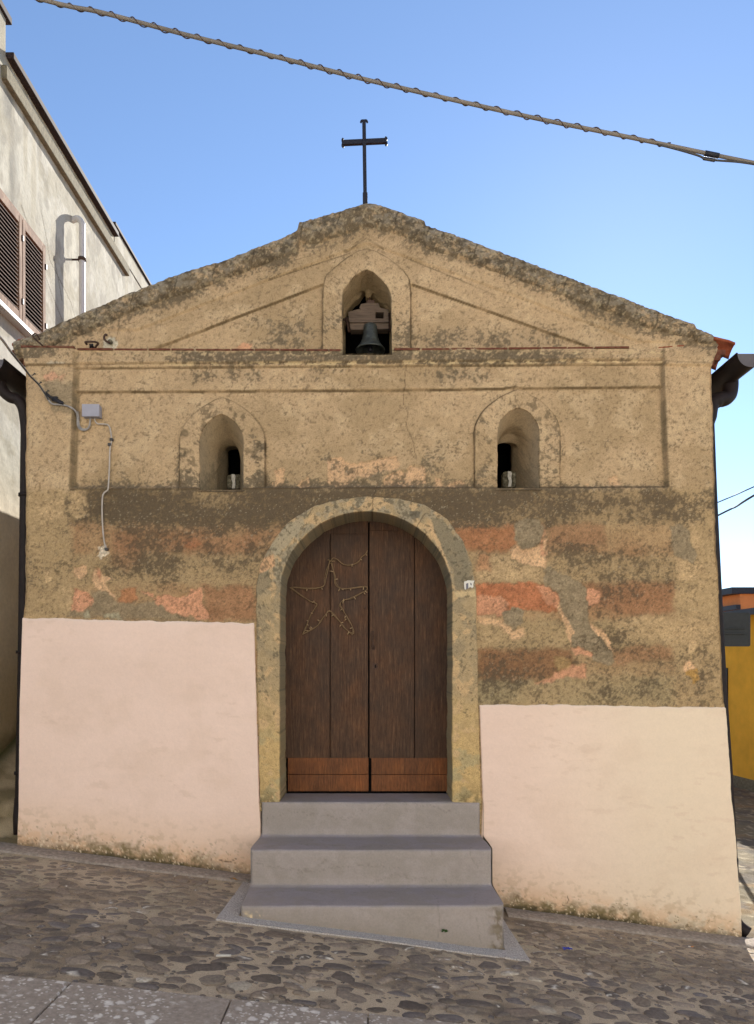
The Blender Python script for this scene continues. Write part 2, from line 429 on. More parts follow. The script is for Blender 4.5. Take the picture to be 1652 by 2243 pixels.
for (x, y, a, b_) in placed:
    near = (y + 2.1) / 2.0
    ang = rng.gauss(.12, .30); ca, sa = math.cos(ang), math.sin(ang)
    hgt = rng.uniform(.010, .023) * (1 if a > .03 else .5) * (1 - .62 * min(max(near, 0), 1)); sink = rng.uniform(.2, .5) * (.8 + .5 * near)
    p3 = [rng.uniform(0, 6.28) for _ in range(3)]; k1, k2 = rng.uniform(.08, .22), rng.uniform(.05, .13)
    tilt = (rng.uniform(-.10, .10), rng.uniform(-.16, .16))
    base = pal[rng.randrange(len(pal))] * rng.uniform(.75, 1.15); base = base * .74 + C(150, 131, 110) * .26; base = base * (.80 + .28 * min(max(near, 0), 1))
    r = rng.random()
    if r < .022: base = C(170, 158, 140) * rng.uniform(.8, 1.05)
    elif r < .09: base = C(128, 116, 102)
    if near > .45: base = base * .5 + C(136, 120, 102) * .5 * rng.uniform(.8, 1.1)
    rng_sq = rng.uniform(.55, 1.0)
    vein = rng.random() < .09; va = rng.uniform(0, 3.14); vo = rng.uniform(-.4, .4)
    st = len(sv)
    zc = float(ground_z(x, y))
    for i in range(NR + 1):
        ph = i / NR
        rad = math.sin(ph * math.pi / 2) ** .62 if i else 0; sq_ = rng_sq
        zz = (1 - rad ** 2.6) ** .5
        for k in range(NA):
            th = 2 * math.pi * k / NA
            w = 1 + k1 * math.sin(2 * th + p3[0]) + k2 * math.sin(3 * th + p3[1]) + k2 * .7 * math.sin(5 * th + p3[2])
            ct, st_ = math.cos(th), math.sin(th); lx_, ly_ = rad * a * w * math.copysign(abs(ct) ** sq_, ct), rad * b_ * w * math.copysign(abs(st_) ** sq_, st_)
            X = x + lx_ * ca - ly_ * sa; Yq = y + lx_ * sa + ly_ * ca
            Z = zc - .128 * (X - x) + hgt * (zz - sink) + tilt[0] * lx_ + tilt[1] * ly_ - (.012 if i == NR else 0)
            sv.append((X, Yq, Z))
            c = base * (.82 + .3 * rng.random()) if i else base
            if vein and abs((lx_ / a) * math.cos(va) + (ly_ / b_) * math.sin(va) - vo) < .12: c = C(190, 182, 170)
            if i >= NR - 1: c = c * .5 + C(110, 95, 78) * .5
            scol.append(c)
    for i in range(NR):
        for k in range(NA):
            sq.append((st + i * NA + k, st + (i + 1) * NA + k, st + (i + 1) * NA + (k + 1) % NA, st + i * NA + (k + 1) % NA))
nb = len(bedV)
me = mesh_np('cobbled_street', np.concatenate([bedV, np.array(sv)]), np.concatenate([bedQ, np.array(sq) + nb]), np.concatenate([bedC, np.array(scol)]))
o = put('cobbled_street', me, M['mortar']); me.materials.append(M['stone_attr'])
mi = np.zeros(len(me.polygons), np.int32); mi[len(bedQ):] = 1; me.polygons.foreach_set('material_index', mi)
tag(o, kind='structure')

# grey stone slabs along the middle of the street
mb = MB()
edges_x = [-6.1, -5.3, -4.55, -3.8, -3.05, -2.29, -1.515, -.717, -.02, .74, 1.5, 2.27, 3.02, 3.8, 4.6]
def slab(x0, x1, ya0, ya1, yb0, yb1, th=.09):
    g_ = .003; n = 10
    v = []; f = []
    prof = [(-.0, -.09), (0, -.008), (.006, 0)]
    x0 += g_; x1 -= g_
    def zt(x, y): return float(ground_z(x, y)) + .012
    top = [(x0, ya0), (x1, ya1), (x1, yb1), (x0, yb0)]
    cx = sum(p[0] for p in top) / 4; cy = sum(p[1] for p in top) / 4
    rings = []
    for ins, dz in ((0, -th), (0, -.007), (.007, 0)):
        rings.append([(p[0] + (ins if p[0] < cx else -ins), p[1] + (ins if p[1] < cy else -ins), zt(*p) + dz) for p in top])
    v = [q for R in rings for q in R]
    f = [(i * 4 + k, i * 4 + (k + 1) % 4, (i + 1) * 4 + (k + 1) % 4, (i + 1) * 4 + k) for i in range(2) for k in range(4)] + [(8, 9, 10, 11)]
    mb.add(v, f)
for i in range(len(edges_x) - 1):
    a, b_ = edges_x[i], edges_x[i + 1]
    slab(a, b_, float(slab_edge(a)) - .003, float(slab_edge(b_)) - .003, -2.92, -2.92)
    slab(a + .35, b_ + .35, -2.926, -2.926, -3.75, -3.75)
o = mb.build('slab_path', M['slab']); tag(o, kind='structure')

# kerb stones at the foot of the front wall
for nm, xa, xb in (('kerb', -4.2, -.93), ('kerb', 1.06, 3.45)):
    xg, k = np.meshgrid(np.arange(xa, xb, .03), np.arange(7), indexing='ij')
    yv = np.array([-.04, -.10, -.16, -.225, -.235, -.24, -.24]); zo = np.array([.022, .022, .020, .016, .010, -.01, -.06])
    X = xg; Yk = yv[k] + .02 * (fbm(X * 3, k * .3, 3, 71) - .5); Z = ground_z(X, Yk * 0 - .1) + zo[k] + .012 * (fbm(X * 7, k * .8, 3, 73) - .5)
    o = grid_obj(nm, np.stack([X, Yk, Z], -1), M['kerb'], flip=False); tag(o, kind='structure')

# ------------------------------------------------------------------ the chapel
chapel = empty('chapel', (0, 0, 0), 'small weathered tan chapel with gabled front and pale pink lower walls', 'chapel')

EDGE_L = np.array([(45, 752), (52, 770), (58, 800), (60, 830), (59, 880), (58, 1102), (57, 1325), (53, 1352), (47, 1547), (44.5, 1769), (41, 1860), (36, 2150)], float)
EDGE_R = np.array([(1575, 752), (1566, 770), (1558, 800), (1556, 830), (1560, 900), (1563, 1042), (1567, 1202), (1574, 1334), (1577, 1407), (1585, 1547), (1592, 1640), (1597, 1728), (1606, 1820), (1611, 1888), (1618, 1980), (1621, 2060), (1624, 2150)], float)
GAB = np.array([(14, 757), (85, 735), (140, 708), (200, 682), (300, 640), (383, 607), (392, 604), (500, 571), (620, 524), (652, 507), (656, 491), (720, 473), (780, 456), (800, 448), (818, 448), (870, 466), (929, 486), (932, 496), (1010, 523), (1110, 560), (1200, 594), (1300, 632), (1400, 671), (1518, 714), (1521, 722), (1560, 738), (1600, 752)], float)
def el(v): return np.interp(v, EDGE_L[:, 1], EDGE_L[:, 0])
def er(v): return np.interp(v, EDGE_R[:, 1], EDGE_R[:, 0])
def gab(u): return np.interp(u, GAB[:, 0], GAB[:, 1])

def Z5(l): return [(x * .5, 1121 + y * .5) for x, y in l]
def Z6(l): return [(826 + x * .5, 1121 + y * .5) for x, y in l]
def Z3(l): return [(x * .5, 560 + y * .5) for x, y in l]
def Z4(l): return [(826 + x * .5, 560 + y * .5) for x, y in l]
SALMON, PEACH, TANL, GREYM, WHITE_, OCHRE, BROWNO = C(194, 142, 108), C(202, 164, 124), C(182, 154, 114), C(138, 122, 96), C(214, 198, 172), C(160, 122, 62), C(146, 104, 74)
PATCH = [
 # left of the door
 (BROWNO, .75, 5, Z5([(890, 335), (1118, 330), (1122, 475), (920, 475)])), (BROWNO, .6, 7, Z5([(500, 100), (600, 90), (640, 200), (560, 270), (500, 220)])),
 (C(166, 106, 72), .8, 4, Z5([(810, 135), (850, 125), (885, 150), (850, 165), (815, 160)])),
 (BROWNO, .55, 7, Z5([(700, 90), (1150, 110), (1110, 190), (720, 180)])),
 (GREYM, .85, 3, Z5([(400, 350), (440, 345), (520, 380), (600, 405), (680, 400), (780, 450), (850, 470), (640, 470), (300, 462), (320, 435), (405, 425)])),
 (PEACH, .95, 1.5, Z5([(405, 300), (415, 250), (440, 240), (455, 275), (505, 285), (465, 310), (480, 340), (520, 370), (450, 350), (415, 330)])),
 (SALMON, .9, 1.5, Z5([(430, 240), (447, 262), (440, 300), (425, 275)])), (C(164, 112, 76), .85, 2, Z5([(535, 340), (600, 338), (605, 392), (560, 402), (525, 385)])),
 (SALMON, .95, 1, Z5([(625, 350), (680, 358), (682, 378), (645, 362)])),
 (SALMON, 1, 1.2, Z5([(680, 385), (720, 370), (790, 376), (850, 340), (885, 348), (890, 400), (922, 455), (900, 472), (850, 466), (780, 445), (690, 415)])),
 (SALMON, 1, 1.2, Z5([(318, 335), (362, 350), (412, 380), (405, 412), (372, 432), (322, 432)])), (TANL, .95, 1.5, Z5([(272, 342), (312, 335), (318, 432), (302, 442), (288, 400)])),
 (PEACH, 1, 1.2, Z5([(328, 248), (370, 233), (388, 255), (372, 292), (340, 297), (325, 270)])), (TANL, .9, 2, Z5([(188, 262), (232, 258), (232, 300), (200, 305)])),
 (WHITE_, 1, .8, Z5([(430, 152), (470, 152), (476, 185), (458, 208), (428, 202), (442, 180)])),
 (C(160, 150, 122), .9, 1.5, Z5([(370, 442), (402, 438), (404, 466), (375, 466)])), (C(160, 150, 122), .9, 1.5, Z5([(458, 452), (530, 443), (542, 467), (470, 467)])),
 (TANL, .8, 3, Z5([(150, -40), (280, -60), (290, 30), (200, 40)])), (TANL, .8, 3, Z5([(310, -90), (385, -90), (385, 20), (340, 40), (320, 0)])),
 # right of the door
 (C(150, 100, 68), .8, 5, Z6([(335, 80), (600, 60), (602, 168), (400, 178)])), (C(140, 100, 72), .6, 6, Z6([(735, 55), (980, 60), (1000, 150), (745, 140)])),
 (TANL, .7, 5, Z6([(430, 190), (580, 180), (620, 240), (720, 250), (720, 300), (430, 305)])),
 (C(172, 122, 86), .7, 4, Z6([(440, 190), (500, 190), (500, 260), (440, 265)])),
 (PEACH, .9, 2, Z6([(580, 165), (608, 150), (640, 178), (722, 140), (730, 100), (740, 130), (738, 240), (620, 232), (590, 205)])), (SALMON, .7, 2, Z6([(715, 50), (728, 90), (722, 135), (735, 190), (715, 190)])),
 (C(172, 108, 74), .9, 2.5, Z6([(430, 330), (480, 318), (742, 316), (792, 360), (800, 425), (760, 440), (600, 425), (560, 450), (430, 462)])), (SALMON, .9, 2, Z6([(430, 372), (540, 365), (580, 392), (556, 452), (430, 462)])),
 (SALMON, .75, 3, Z6([(690, 325), (742, 318), (790, 362), (795, 420), (740, 400)])),
 (BROWNO, .75, 5, Z6([(880, 318), (1290, 308), (1292, 440), (1150, 455), (980, 425), (930, 420), (910, 340)])), (SALMON, .9, 1.5, Z6([(908, 338), (968, 340), (976, 402), (930, 412)])),
 (PEACH, .8, 3, Z6([(430, 466), (556, 470), (600, 512), (640, 512), (655, 545), (600, 562), (540, 500), (440, 488)])),
 (C(128, 88, 60), .75, 5, Z6([(440, 602), (850, 600), (872, 680), (700, 742), (450, 732)])), (BROWNO, .6, 5, Z6([(1030, 602), (1280, 590), (1284, 645), (1030, 672)])),
 (TANL, .6, 6, Z6([(1000, 470), (1290, 450), (1480, 480), (1480, 560), (1280, 580), (1060, 560)])),
 (GREYM, .95, 1.3, Z6([(730, 250), (760, 240), (880, 310), (910, 340), (930, 420), (920, 480), (990, 580), (1022, 612), (1032, 652), (1000, 682), (940, 650), (950, 620), (860, 592), (850, 530), (800, 430), (790, 360), (730, 312)])),
 (PEACH, .95, 1, Z6([(918, 484), (962, 510), (1022, 572), (1026, 612), (1000, 590), (950, 532)])), (PEACH, .9, 1, Z6([(788, 395), (812, 430), (852, 530), (858, 585), (838, 560), (800, 445)])),
 (SALMON, .9, 1.5, Z6([(850, 592), (900, 596), (946, 622), (940, 636), (870, 622)])), (SALMON, .9, 2, Z6([(690, 756), (790, 700), (850, 664), (912, 668), (912, 722), (850, 722), (760, 746)])),
 (C(150, 124, 84), .85, 3, Z6([(770, 640), (850, 640), (840, 690), (780, 700)])),
 (GREYM, 1, 1.2, Z6([(598, 60), (640, 33), (700, 40), (722, 70), (716, 130), (672, 166), (630, 172), (603, 130)])), (GREYM, 1, 1.2, Z6([(548, 440), (590, 413), (632, 430), (637, 490), (600, 512), (560, 492)])),
 (GREYM, .95, 1.5, Z6([(1278, 65), (1330, 58), (1362, 90), (1362, 150), (1392, 190), (1387, 232), (1340, 216), (1290, 182)])),
 (TANL, .95, 2, Z6([(1290, 192), (1340, 220), (1390, 237), (1440, 250), (1400, 305), (1310, 300)])), (TANL, .9, 2, Z6([(1365, 45), (1412, 100), (1402, 180), (1366, 150)])),
 (OCHRE, .8, 1.5, Z6([(1340, 690), (1360, 700), (1400, 690), (1406, 736), (1380, 752), (1345, 722)])), (PEACH, .9, 1.5, Z6([(1330, 690), (1345, 665), (1375, 655), (1400, 690), (1360, 700)])),
 (TANL, .95, 1.5, Z6([(1370, 525), (1400, 550), (1406, 592), (1360, 625), (1365, 570)])),
 # peach remains above the door
 (PEACH, .92, 1.5, Z3([(1430, 880), (1500, 884), (1530, 912), (1600, 900), (1655, 880), (1655, 960), (1560, 962), (1500, 1022), (1440, 992), (1428, 930)])),
 (PEACH, .9, 1.5, Z3([(1300, 1002), (1350, 962), (1362, 1000), (1320, 1028)])), (PEACH, .9, 1.2, Z3([(1204, 942), (1245, 933), (1247, 1012), (1205, 1018)])),
 (PEACH, .9, 1.5, Z4([(-5, 880), (90, 880), (96, 930), (-5, 946)])), (PEACH, .92, 1.5, Z4([(20, 990), (60, 950), (130, 940), (150, 914), (212, 920), (216, 990), (130, 1006), (70, 1000), (30, 1012)])),
 (PEACH, .9, 1.2, Z4([(255, 968), (287, 975), (282, 1012), (260, 1008)])), (PEACH, .9, 1.2, Z4([(308, 1002), (380, 983), (392, 1010), (330, 1022)])), (PEACH, .85, 1, Z4([(830, 1000), (862, 1003), (852, 1017)])),
 (PEACH, .85, 1.2, Z4([(1018, 970), (1060, 958), (1082, 990), (1050, 1006), (1025, 996)])), (PEACH, .8, 1, Z4([(910, 1000), (935, 995), (930, 1012)])),
 (C(196, 150, 118), .9, 1.2, Z3([(198, 527), (240, 513), (266, 545), (230, 556), (200, 551)])), (C(190, 148, 116), .8, 1.2, Z3([(262, 535), (290, 525), (285, 552), (268, 552)])),
 (C(198, 148, 112), .9, 1.2, Z3([(1022, 398), (1076, 370), (1102, 380), (1092, 406), (1050, 416)])), (C(196, 148, 112), .85, 1, Z3([(925, 404), (1000, 404), (950, 417)])),
 (C(200, 190, 165), .95, 1, Z3([(452, 362), (500, 350), (518, 375), (510, 410), (470, 415), (450, 395)])),
 (GREYM, .8, 2, Z3([(200, 560), (330, 560), (325, 690), (240, 690), (215, 640)])),
 (C(185, 172, 148), .8, 1, Z3([(215, 470), (290, 468), (300, 478), (220, 482)])),
]
def _ol(c): return [tuple(p) for p in c]
LINES = None
CRACKS = [([(890, 800), (884, 872), (893, 905), (890, 930), (905, 962), (912, 1000)], .9), ([(826, 1060), (816, 1100), (817, 1140)], 1.0), ([(612, 600), (590, 612), (700, 575)], .7),
          ([(250, 745), (262, 715), (300, 705)], .6), ([(1225, 1240), (1300, 1290), (1420, 1340)], .5)]

def gauss_box(u, v, u0, u1, v0, v1, su, sv):
    return sm(u0 - su, u0 + su, u) * (1 - sm(u1 - su, u1 + su, u)) * sm(v0 - sv, v0 + sv, v) * (1 - sm(v1 - sv, v1 + sv, v))

def paint(u, v, extra=0.0, patches=True):
    """albedo of the old plaster at picture units (u, v) of the front"""
    sh = np.shape(u); u = np.asarray(u, float).ravel(); v = np.asarray(v, float).ravel()
    wu = u + 15 * (fbm(u / 30, v / 30, 3, 101) - .5) + 8 * (fbm(u / 7, v / 7, 2, 103) - .5)
    wv = v + 15 * (fbm(u / 30, v / 30, 3, 107) - .5) + 8 * (fbm(u / 7, v / 7, 2, 109) - .5)
    n_big = fbm(u / 160, v / 110, 4, 111); n_mid = fbm(u / 38, v / 30, 4, 113)
    n_sp = fbm(u / 7.5, v / 6.5, 3, 115); n_fine = fbm(u / 3.2, v / 3.0, 2, 117)
    c = np.zeros(u.shape + (3,)) + C(180, 153, 117)
    c = mix(c, C(165, 140, 105), sm(.42, .62, n_big)); c = mix(c, C(194, 168, 131), sm(.52, .7, n_mid) * .5)
    c = c * (1 + .16 * (n_fine - .5) + .22 * (n_sp - .5))[:, None]
    # lower wall: bands of old painted stripes, washed out
    low = sm(1064, 1084, wv)
    inner = sm(150, 172, wu) * (1 - sm(1462, 1486, wu))
    c = mix(c, C(164, 139, 101), low * .85)
    for v0, v1, col, k in ((1074, 1148, C(112, 93, 66), .7), (1150, 1216, C(148, 104, 72), .45), (1216, 1284, C(158, 134, 98), .5), (1284, 1356, C(154, 110, 76), .45),
                           (1356, 1422, C(156, 134, 98), .6), (1422, 1478, C(140, 102, 70), .45), (1478, 1550, C(150, 134, 100), .7)):
        c = mix(c, col, sm(v0 - 12, v0 + 12, wv + 14 * (n_mid - .5)) * (1 - sm(v1 - 12, v1 + 12, wv + 14 * (n_mid - .5))) * inner * k * (.45 + .9 * sm(.3, .7, n_big)))
    clean = np.zeros(u.shape)
    if patches:
        for col, k, soft, pts in PATCH:
            xs_ = [p[0] for p in pts]; ys_ = [p[1] for p in pts]
            sel = (u > min(xs_) - 24) & (u < max(xs_) + 24) & (v > min(ys_) - 24) & (v < max(ys_) + 24)
            if not sel.any(): continue
            m = poly_mask(wu[sel], wv[sel], pts, soft * 1.6) * k
            if k >= .8 and pts[0][1] > 1000: clean[sel] = np.maximum(clean[sel], m * (.45 if col is GREYM else 1))
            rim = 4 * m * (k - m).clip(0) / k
            c[sel] = c[sel] * (1 - .20 * rim)[:, None]  # dark edge shade painted round each patch for depth
            cc = np.asarray(col) * (1 + .40 * (n_mid[sel] - .5) + .42 * (n_sp[sel] - .5) + .2 * (n_fine[sel] - .5))[:, None]
            c[sel] = c[sel] * (1 - m[:, None]) + cc * m[:, None]
    # grime: speckled dark growth, thickest where water runs
    d = np.full(u.shape, .0) + extra + .10 * sm(.52, .7, n_mid) * sm(.4, .6, n_big)
    d += low * .22 * (.3 + 1.3 * sm(.35, .65, n_big))
    d += .52 * gauss_box(u, v, 170, 1480, 1078, 1150, 40, 26) * (.6 + .8 * n_mid)
    d += .24 * gauss_box(u, v, 240, 1560, 1085, 1270, 60, 40) * sm(.3, .6, n_big)
    d += .28 * gauss_box(u, v, 1050, 1560, 1400, 1540, 40, 50)
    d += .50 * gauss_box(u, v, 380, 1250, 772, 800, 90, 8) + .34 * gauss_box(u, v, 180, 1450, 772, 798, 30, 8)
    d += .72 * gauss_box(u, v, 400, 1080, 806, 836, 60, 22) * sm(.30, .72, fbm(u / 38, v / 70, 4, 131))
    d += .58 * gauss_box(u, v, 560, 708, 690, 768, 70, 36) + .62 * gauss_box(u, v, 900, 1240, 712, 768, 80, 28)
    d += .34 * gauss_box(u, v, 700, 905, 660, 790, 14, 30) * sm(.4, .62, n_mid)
    d += .44 * gauss_box(u, v, 160, 1470, 1050, 1076, 20, 12) + .22 * gauss_box(u, v, 160, 1000, 1005, 1060, 60, 30) + .16 * gauss_box(u, v, 300, 600, 900, 1060, 60, 60) * sm(.4, .6, n_mid) + .16 * gauss_box(u, v, 1230, 1450, 960, 1060, 40, 40)
    for uu in (408, 566, 1054, 1214): d += .36 * gauss_box(u, v, uu - 22, uu + 22, 900, 1066, 8, 30) * sm(.36, .6, n_mid)
    d += .30 * gauss_box(u, v, 585, 1035, 960, 1068, 40, 40) * sm(.45, .6, n_mid)
    d += .34 * gauss_box(u, v, 60, 168, 768, 800, 20, 16) + .12 * gauss_box(u, v, 60, 170, 800, 880, 10, 40)
    d += .30 * gauss_box(u, v, 1450, 1570, 768, 800, 20, 14) + .22 * gauss_box(u, v, 1490, 1570, 930, 1060, 30, 40) * sm(.4, .6, n_mid)
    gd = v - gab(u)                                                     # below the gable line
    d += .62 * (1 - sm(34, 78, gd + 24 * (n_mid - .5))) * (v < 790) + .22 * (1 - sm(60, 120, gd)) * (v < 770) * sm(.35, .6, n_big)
    fr = fbm(u / 24, v / 20, 5, 139, .80)
    s = np.clip((fr - .5) * 3.1 + .5, 0, 1)
    if patches: d = d - .30 * clean * low - .10 * clean
    stk = fbm(u / 9, v / 75, 4, 163)                                        # run-off streaks
    fr2 = np.clip((fbm(u / 42, v / 34, 5, 165, .72) - .5) * 2.6, -1, 1)
    dd = d * (1 + .55 * fr2 + .7 * (stk - .5) * (1 - .5 * low)) + .10 * fr2 * low
    loc = .80 * sm(.04, .95, dd)                                                 # local cover
    gr = np.clip((.62 * fbm(u / 4.8, v / 4.6, 2, 161, .8) + .38 * fbm(u / 13, v / 11, 3, 167) - .5) * 2.6 + .5, 0, 1)
    st = sm(-.18, .18, loc * 1.04 - gr)
    g1 = np.clip(.66 * st + .34 * loc, 0, 1)
    c = c * (1 + low * (.34 * (n_fine - .5) + .36 * (fbm(u / 9, v / 7, 3, 171, .8) - .5) + .25 * (fbm(u / 60, v / 22, 4, 173) - .5)))[:, None]
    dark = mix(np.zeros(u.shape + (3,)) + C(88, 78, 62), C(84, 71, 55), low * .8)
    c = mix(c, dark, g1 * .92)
    # general soft greying where it is dirty
    c = mix(c, C(122, 108, 86), np.clip(d - .3, 0, .7) * .15)
    # small pits and pale grains
    pits = sm(.65, .76, fbm(u / 4.6, v / 4.6, 2, 141)) * .8
    c = mix(c, C(92, 76, 56), pits * (.30 + .6 * n_mid))
    grains = sm(.76, .84, fbm(u / 3.4 + 90, v / 3.4, 2, 143))
    c = mix(c, C(176, 162, 134), grains * np.clip(d, .0, .6) * .65)
    # dirt and relief shade painted along mouldings and edges
    jit = 1.6 * (fbm(u / 18, v / 18, 3, 145) - .5); kn = .45 + .9 * sm(.3, .65, n_mid)
    for pts, w, k in LINES:
        m = line_mask(u + jit, v + jit, pts, w)
        c = mix(c, C(88, 72, 50), np.clip(m * k * kn, 0, .85))
    for uu, v0, v1, k in ((165, 1450, 0, .5),):
        pl = np.interp(v, [770, 1072], [167, 156]); pr = np.interp(v, [770, 1072], [1450, 1462])
        m = (sm(-3, 1, u - pl + 2) * (1 - sm(6, 11, u - pl)) + sm(-8, -3, u - pr) * (1 - sm(0, 4, u - pr))) * (v > 772) * (v < 1068)
        c = mix(c, C(104, 90, 66), m * .55 * kn)  # pilaster returns painted darker, relief shade together with grime
    ch = np.interp(u, [168, 1450], [801, 792]); chip_ = (1 - sm(2, 5, np.abs(v - ch + jit))) * sm(.54, .62, fbm(u / 17, v / 7, 4, 147)) * sm(170, 500, u) * (u < 1450)
    c = mix(c, C(196, 172, 130), chip_ * .85)
    ch = np.interp(u, [168, 1450], [779, 775]); chip_ = (1 - sm(2, 6, np.abs(v - ch + jit))) * sm(.60, .66, fbm(u / 13, v / 7, 4, 149)) * (u > 180) * (u < 1450)
    c = mix(c, C(190, 166, 126), chip_ * .8)
    for pts, w in CRACKS:
        m = line_mask(u + 5 * (fbm(u / 9, v / 9, 2, 151) - .5), v, pts, w)
        c = mix(c, C(70, 56, 40), m * .6)
    return c.reshape(sh + (3,))

# ---- openings, as curves from lower left over the top to lower right
def arch(cu, hw, v_bot, v_spr, v_top, n=40, point=.0, m=14):
    """picture-unit outline; point>0 makes the top more pointed"""
    L = [(cu - hw, v_bot + (v_spr - v_bot) * i / m) for i in range(m)]
    A = []
    for i in range(n + 1):
        t = math.pi * (1 - i / n)
        cx = math.cos(t); h = math.sin(t) * (1 - point) + (1 - abs(cx)) * point
        A.append((cu + hw * cx, v_spr + (v_top - v_spr) * h))
    R = [(cu + hw, v_spr + (v_bot - v_spr) * (i + 1) / m) for i in range(m)]
    return np.array(L + A + R, float)
def resample(c, n):
    c = np.asarray(c, float); s = np.r_[0, np.cumsum(np.hypot(*np.diff(c, axis=0).T))]
    t = np.linspace(0, s[-1], n); return np.stack([np.interp(t, s, c[:, 0]), np.interp(t, s, c[:, 1])], -1)
def inside(u, v, c):
    return poly_mask(u, v, [tuple(p) for p in c], .01) > .5

DOOR_IN = arch(802, 188, 1775, 1305, 1122, 56, 0, 24)
DOOR_OUT = np.array([(571, 1775), (568, 1600), (564, 1400), (563, 1290), (572, 1240), (596, 1190), (632, 1146), (690, 1110), (750, 1094), (806, 1090), (870, 1094), (930, 1108), (978, 1138), (1012, 1185), (1034, 1240), (1042, 1300), (1044, 1420), (1048, 1600), (1053, 1775)], float)
NICHE_IN = np.array([(751, 778), (750, 720), (749, 650), (751, 636), (762, 622), (776, 606), (790, 596), (803, 591), (818, 597), (836, 613), (850, 630), (857, 645), (858, 700), (858, 778)], float)
NICHE_OUT = np.array([(706, 770), (707, 690), (708, 628), (713, 606), (730, 588), (758, 566), (785, 550), (804, 545), (825, 551), (855, 568), (884, 592), (897, 612), (900, 640), (900, 700), (900, 770)], float)
WL_IN = arch(485, 48, 1074, 965, 906, 24, .25); WL_OUT = arch(486.5, 94, 1074, 965, 869, 32, .3)
WR_IN = arch(1136, 46, 1070, 950, 893, 24, .12); WR_OUT = arch(1134, 94, 1068, 945, 852, 32, .3)
OPEN = [DOOR_IN, NICHE_IN, WL_IN, WR_IN]

LINES = [([(168, 857), (810, 854), (1100, 850), (1130, 846), (1150, 849), (1450, 846)], 2.2, .75), ([(168, 807), (1450, 798)], 1.6, .6), ([(168, 799), (1450, 790)], 1.2, .45),
         ([(320, 769), (705, 621)], 2.0, .75), ([(905, 621), (1290, 757)], 2.0, .75), ([(590, 612), (700, 574), (760, 556)], 1.6, .5), ([(560, 600), (690, 556)], 1.4, .3), ([(880, 560), (1010, 612), (1085, 645)], 1.6, .5),
         ([(765, 548), (803, 521), (840, 545)], 1.8, .6), ([(775, 536), (803, 512), (835, 532)], 1.4, .5), ([(158, 1074), (1462, 1066)], 2.4, .8),
         (_ol(WL_OUT), 1.7, .75), (_ol(WR_OUT), 1.7, .75), (_ol(NICHE_OUT), 1.8, .75), ([(60, 803), (165, 801)], 1.6, .5), ([(1452, 795), (1556, 800)], 1.6, .3)]

def relief(u, v):
    """distance of the plaster face from the wall plane, towards the street"""
    w = 3.0 * (fbm(u / 40, v / 40, 3, 201) - .5)
    r = np.zeros(u.shape)
    low = sm(1062, 1072, v + w)
    pl = np.interp(v, [770, 1072], [167, 156]); pr = np.interp(v, [770, 1072], [1450, 1462])
    pil = np.maximum(1 - sm(-1.5, 1.5, u + w * .6 - pl), sm(-1.5, 1.5, u + w * .6 - pr)) * (v > 766)
    r = np.maximum(low, pil) * .052
    vc = np.interp(u, [168, 1450], [857, 847]) + w * .5
    fr = sm(-1.5, 1.5, vc - v) * (v > 766)                                 # frieze band
    v1 = np.interp(u, [168, 1450], [806, 797]) + w * .5
    co = sm(-1.5, 1.5, v1 - v) * (v > 766); co2 = sm(-1.5, 1.5, v1 - 8 - v) * (v > 766)
    r = np.maximum(r, fr * .018 + co * .018 + co2 * .018)
    r += (pil * sm(-2, 2, 803 - v) * (v > 766)) * .018
    # raking band of the gable
    ty = (v <= 766)
    ra = np.where(u < 805, np.interp(u, [60, 320, 705], [866, 768, 621]), np.interp(u, [905, 1290, 1560], [621, 757, 856]))
    rk = sm(-1.5, 1.5, ra - v + w * .4)
    rb = np.where(u < 805, np.interp(u, [300, 600, 805], [722, 607, 532]), np.interp(u, [805, 1030, 1400], [532, 610, 748]))
    rk2 = sm(-1.5, 1.5, rb - v + w * .4)
    r = np.where(ty, rk * .018 + rk2 * .012, r)
    r = np.where(ty & (u < 168), np.maximum(r, .03), r)
    # grey mortar patches and missing skin: shallow steps
    for col, k, soft, pts in PATCH:
        if col is SALMON or col is PEACH: r -= .006 * poly_mask(u + w, v + w, pts, 1.2)
        elif col is GREYM: r += .003 * poly_mask(u + w, v + w, pts, 1.5)
    r += .010 * (fbm(u / 90, v / 70, 3, 211) - .5) + .005 * (fbm(u / 14, v / 12, 3, 213) - .5) * (1 + 1.2 * low)
    return r

STEP = 2.15
vv = np.arange(2100, 462, -STEP); tt = np.linspace(0, 1, 740)
VV, TT = np.meshgrid(vv, tt, indexing='ij')
UL = el(VV) + 2.6 * (fbm(VV / 26, VV * 0, 3, 221) - .5) * 2; UR = er(VV) + 2.6 * (fbm(VV / 26, VV * 0 + 9, 3, 223) - .5) * 2
UU = UL + (UR - UL) * TT
R = relief(UU, VV)
edge = np.minimum(UU - UL, UR - UU); R = R - .012 * (1 - sm(0, 9, edge))
keep_v = VV > gab(UU) + 6
for c in OPEN: keep_v &= ~inside(UU, VV, c)
# cells fully under the fresh pink panels are not needed
pink_l = [(40, 1372), (550, 1384), (600, 2110), (20, 2110)]; pink_r = [(1062, 1562), (1595, 1568), (1640, 2110), (1062, 2110)]
hide = np.zeros(UU.shape, bool)
for p in (pink_l, pink_r): hide |= (poly_mask(UU, VV, p, .01) > .5) & (edge > 22)
hide |= (UU > 590) & (UU < 1030) & (VV > 1760)
keep_v &= ~hide
kc = keep_v[:-1, :-1] & keep_v[1:, :-1] & keep_v[:-1, 1:] & keep_v[1:, 1:]
G = np.stack([fx(UU), -R, fz(VV)], -1)
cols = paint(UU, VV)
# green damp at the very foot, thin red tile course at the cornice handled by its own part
grid_obj('facade', G, M['plaster'], chapel, cols, kc)

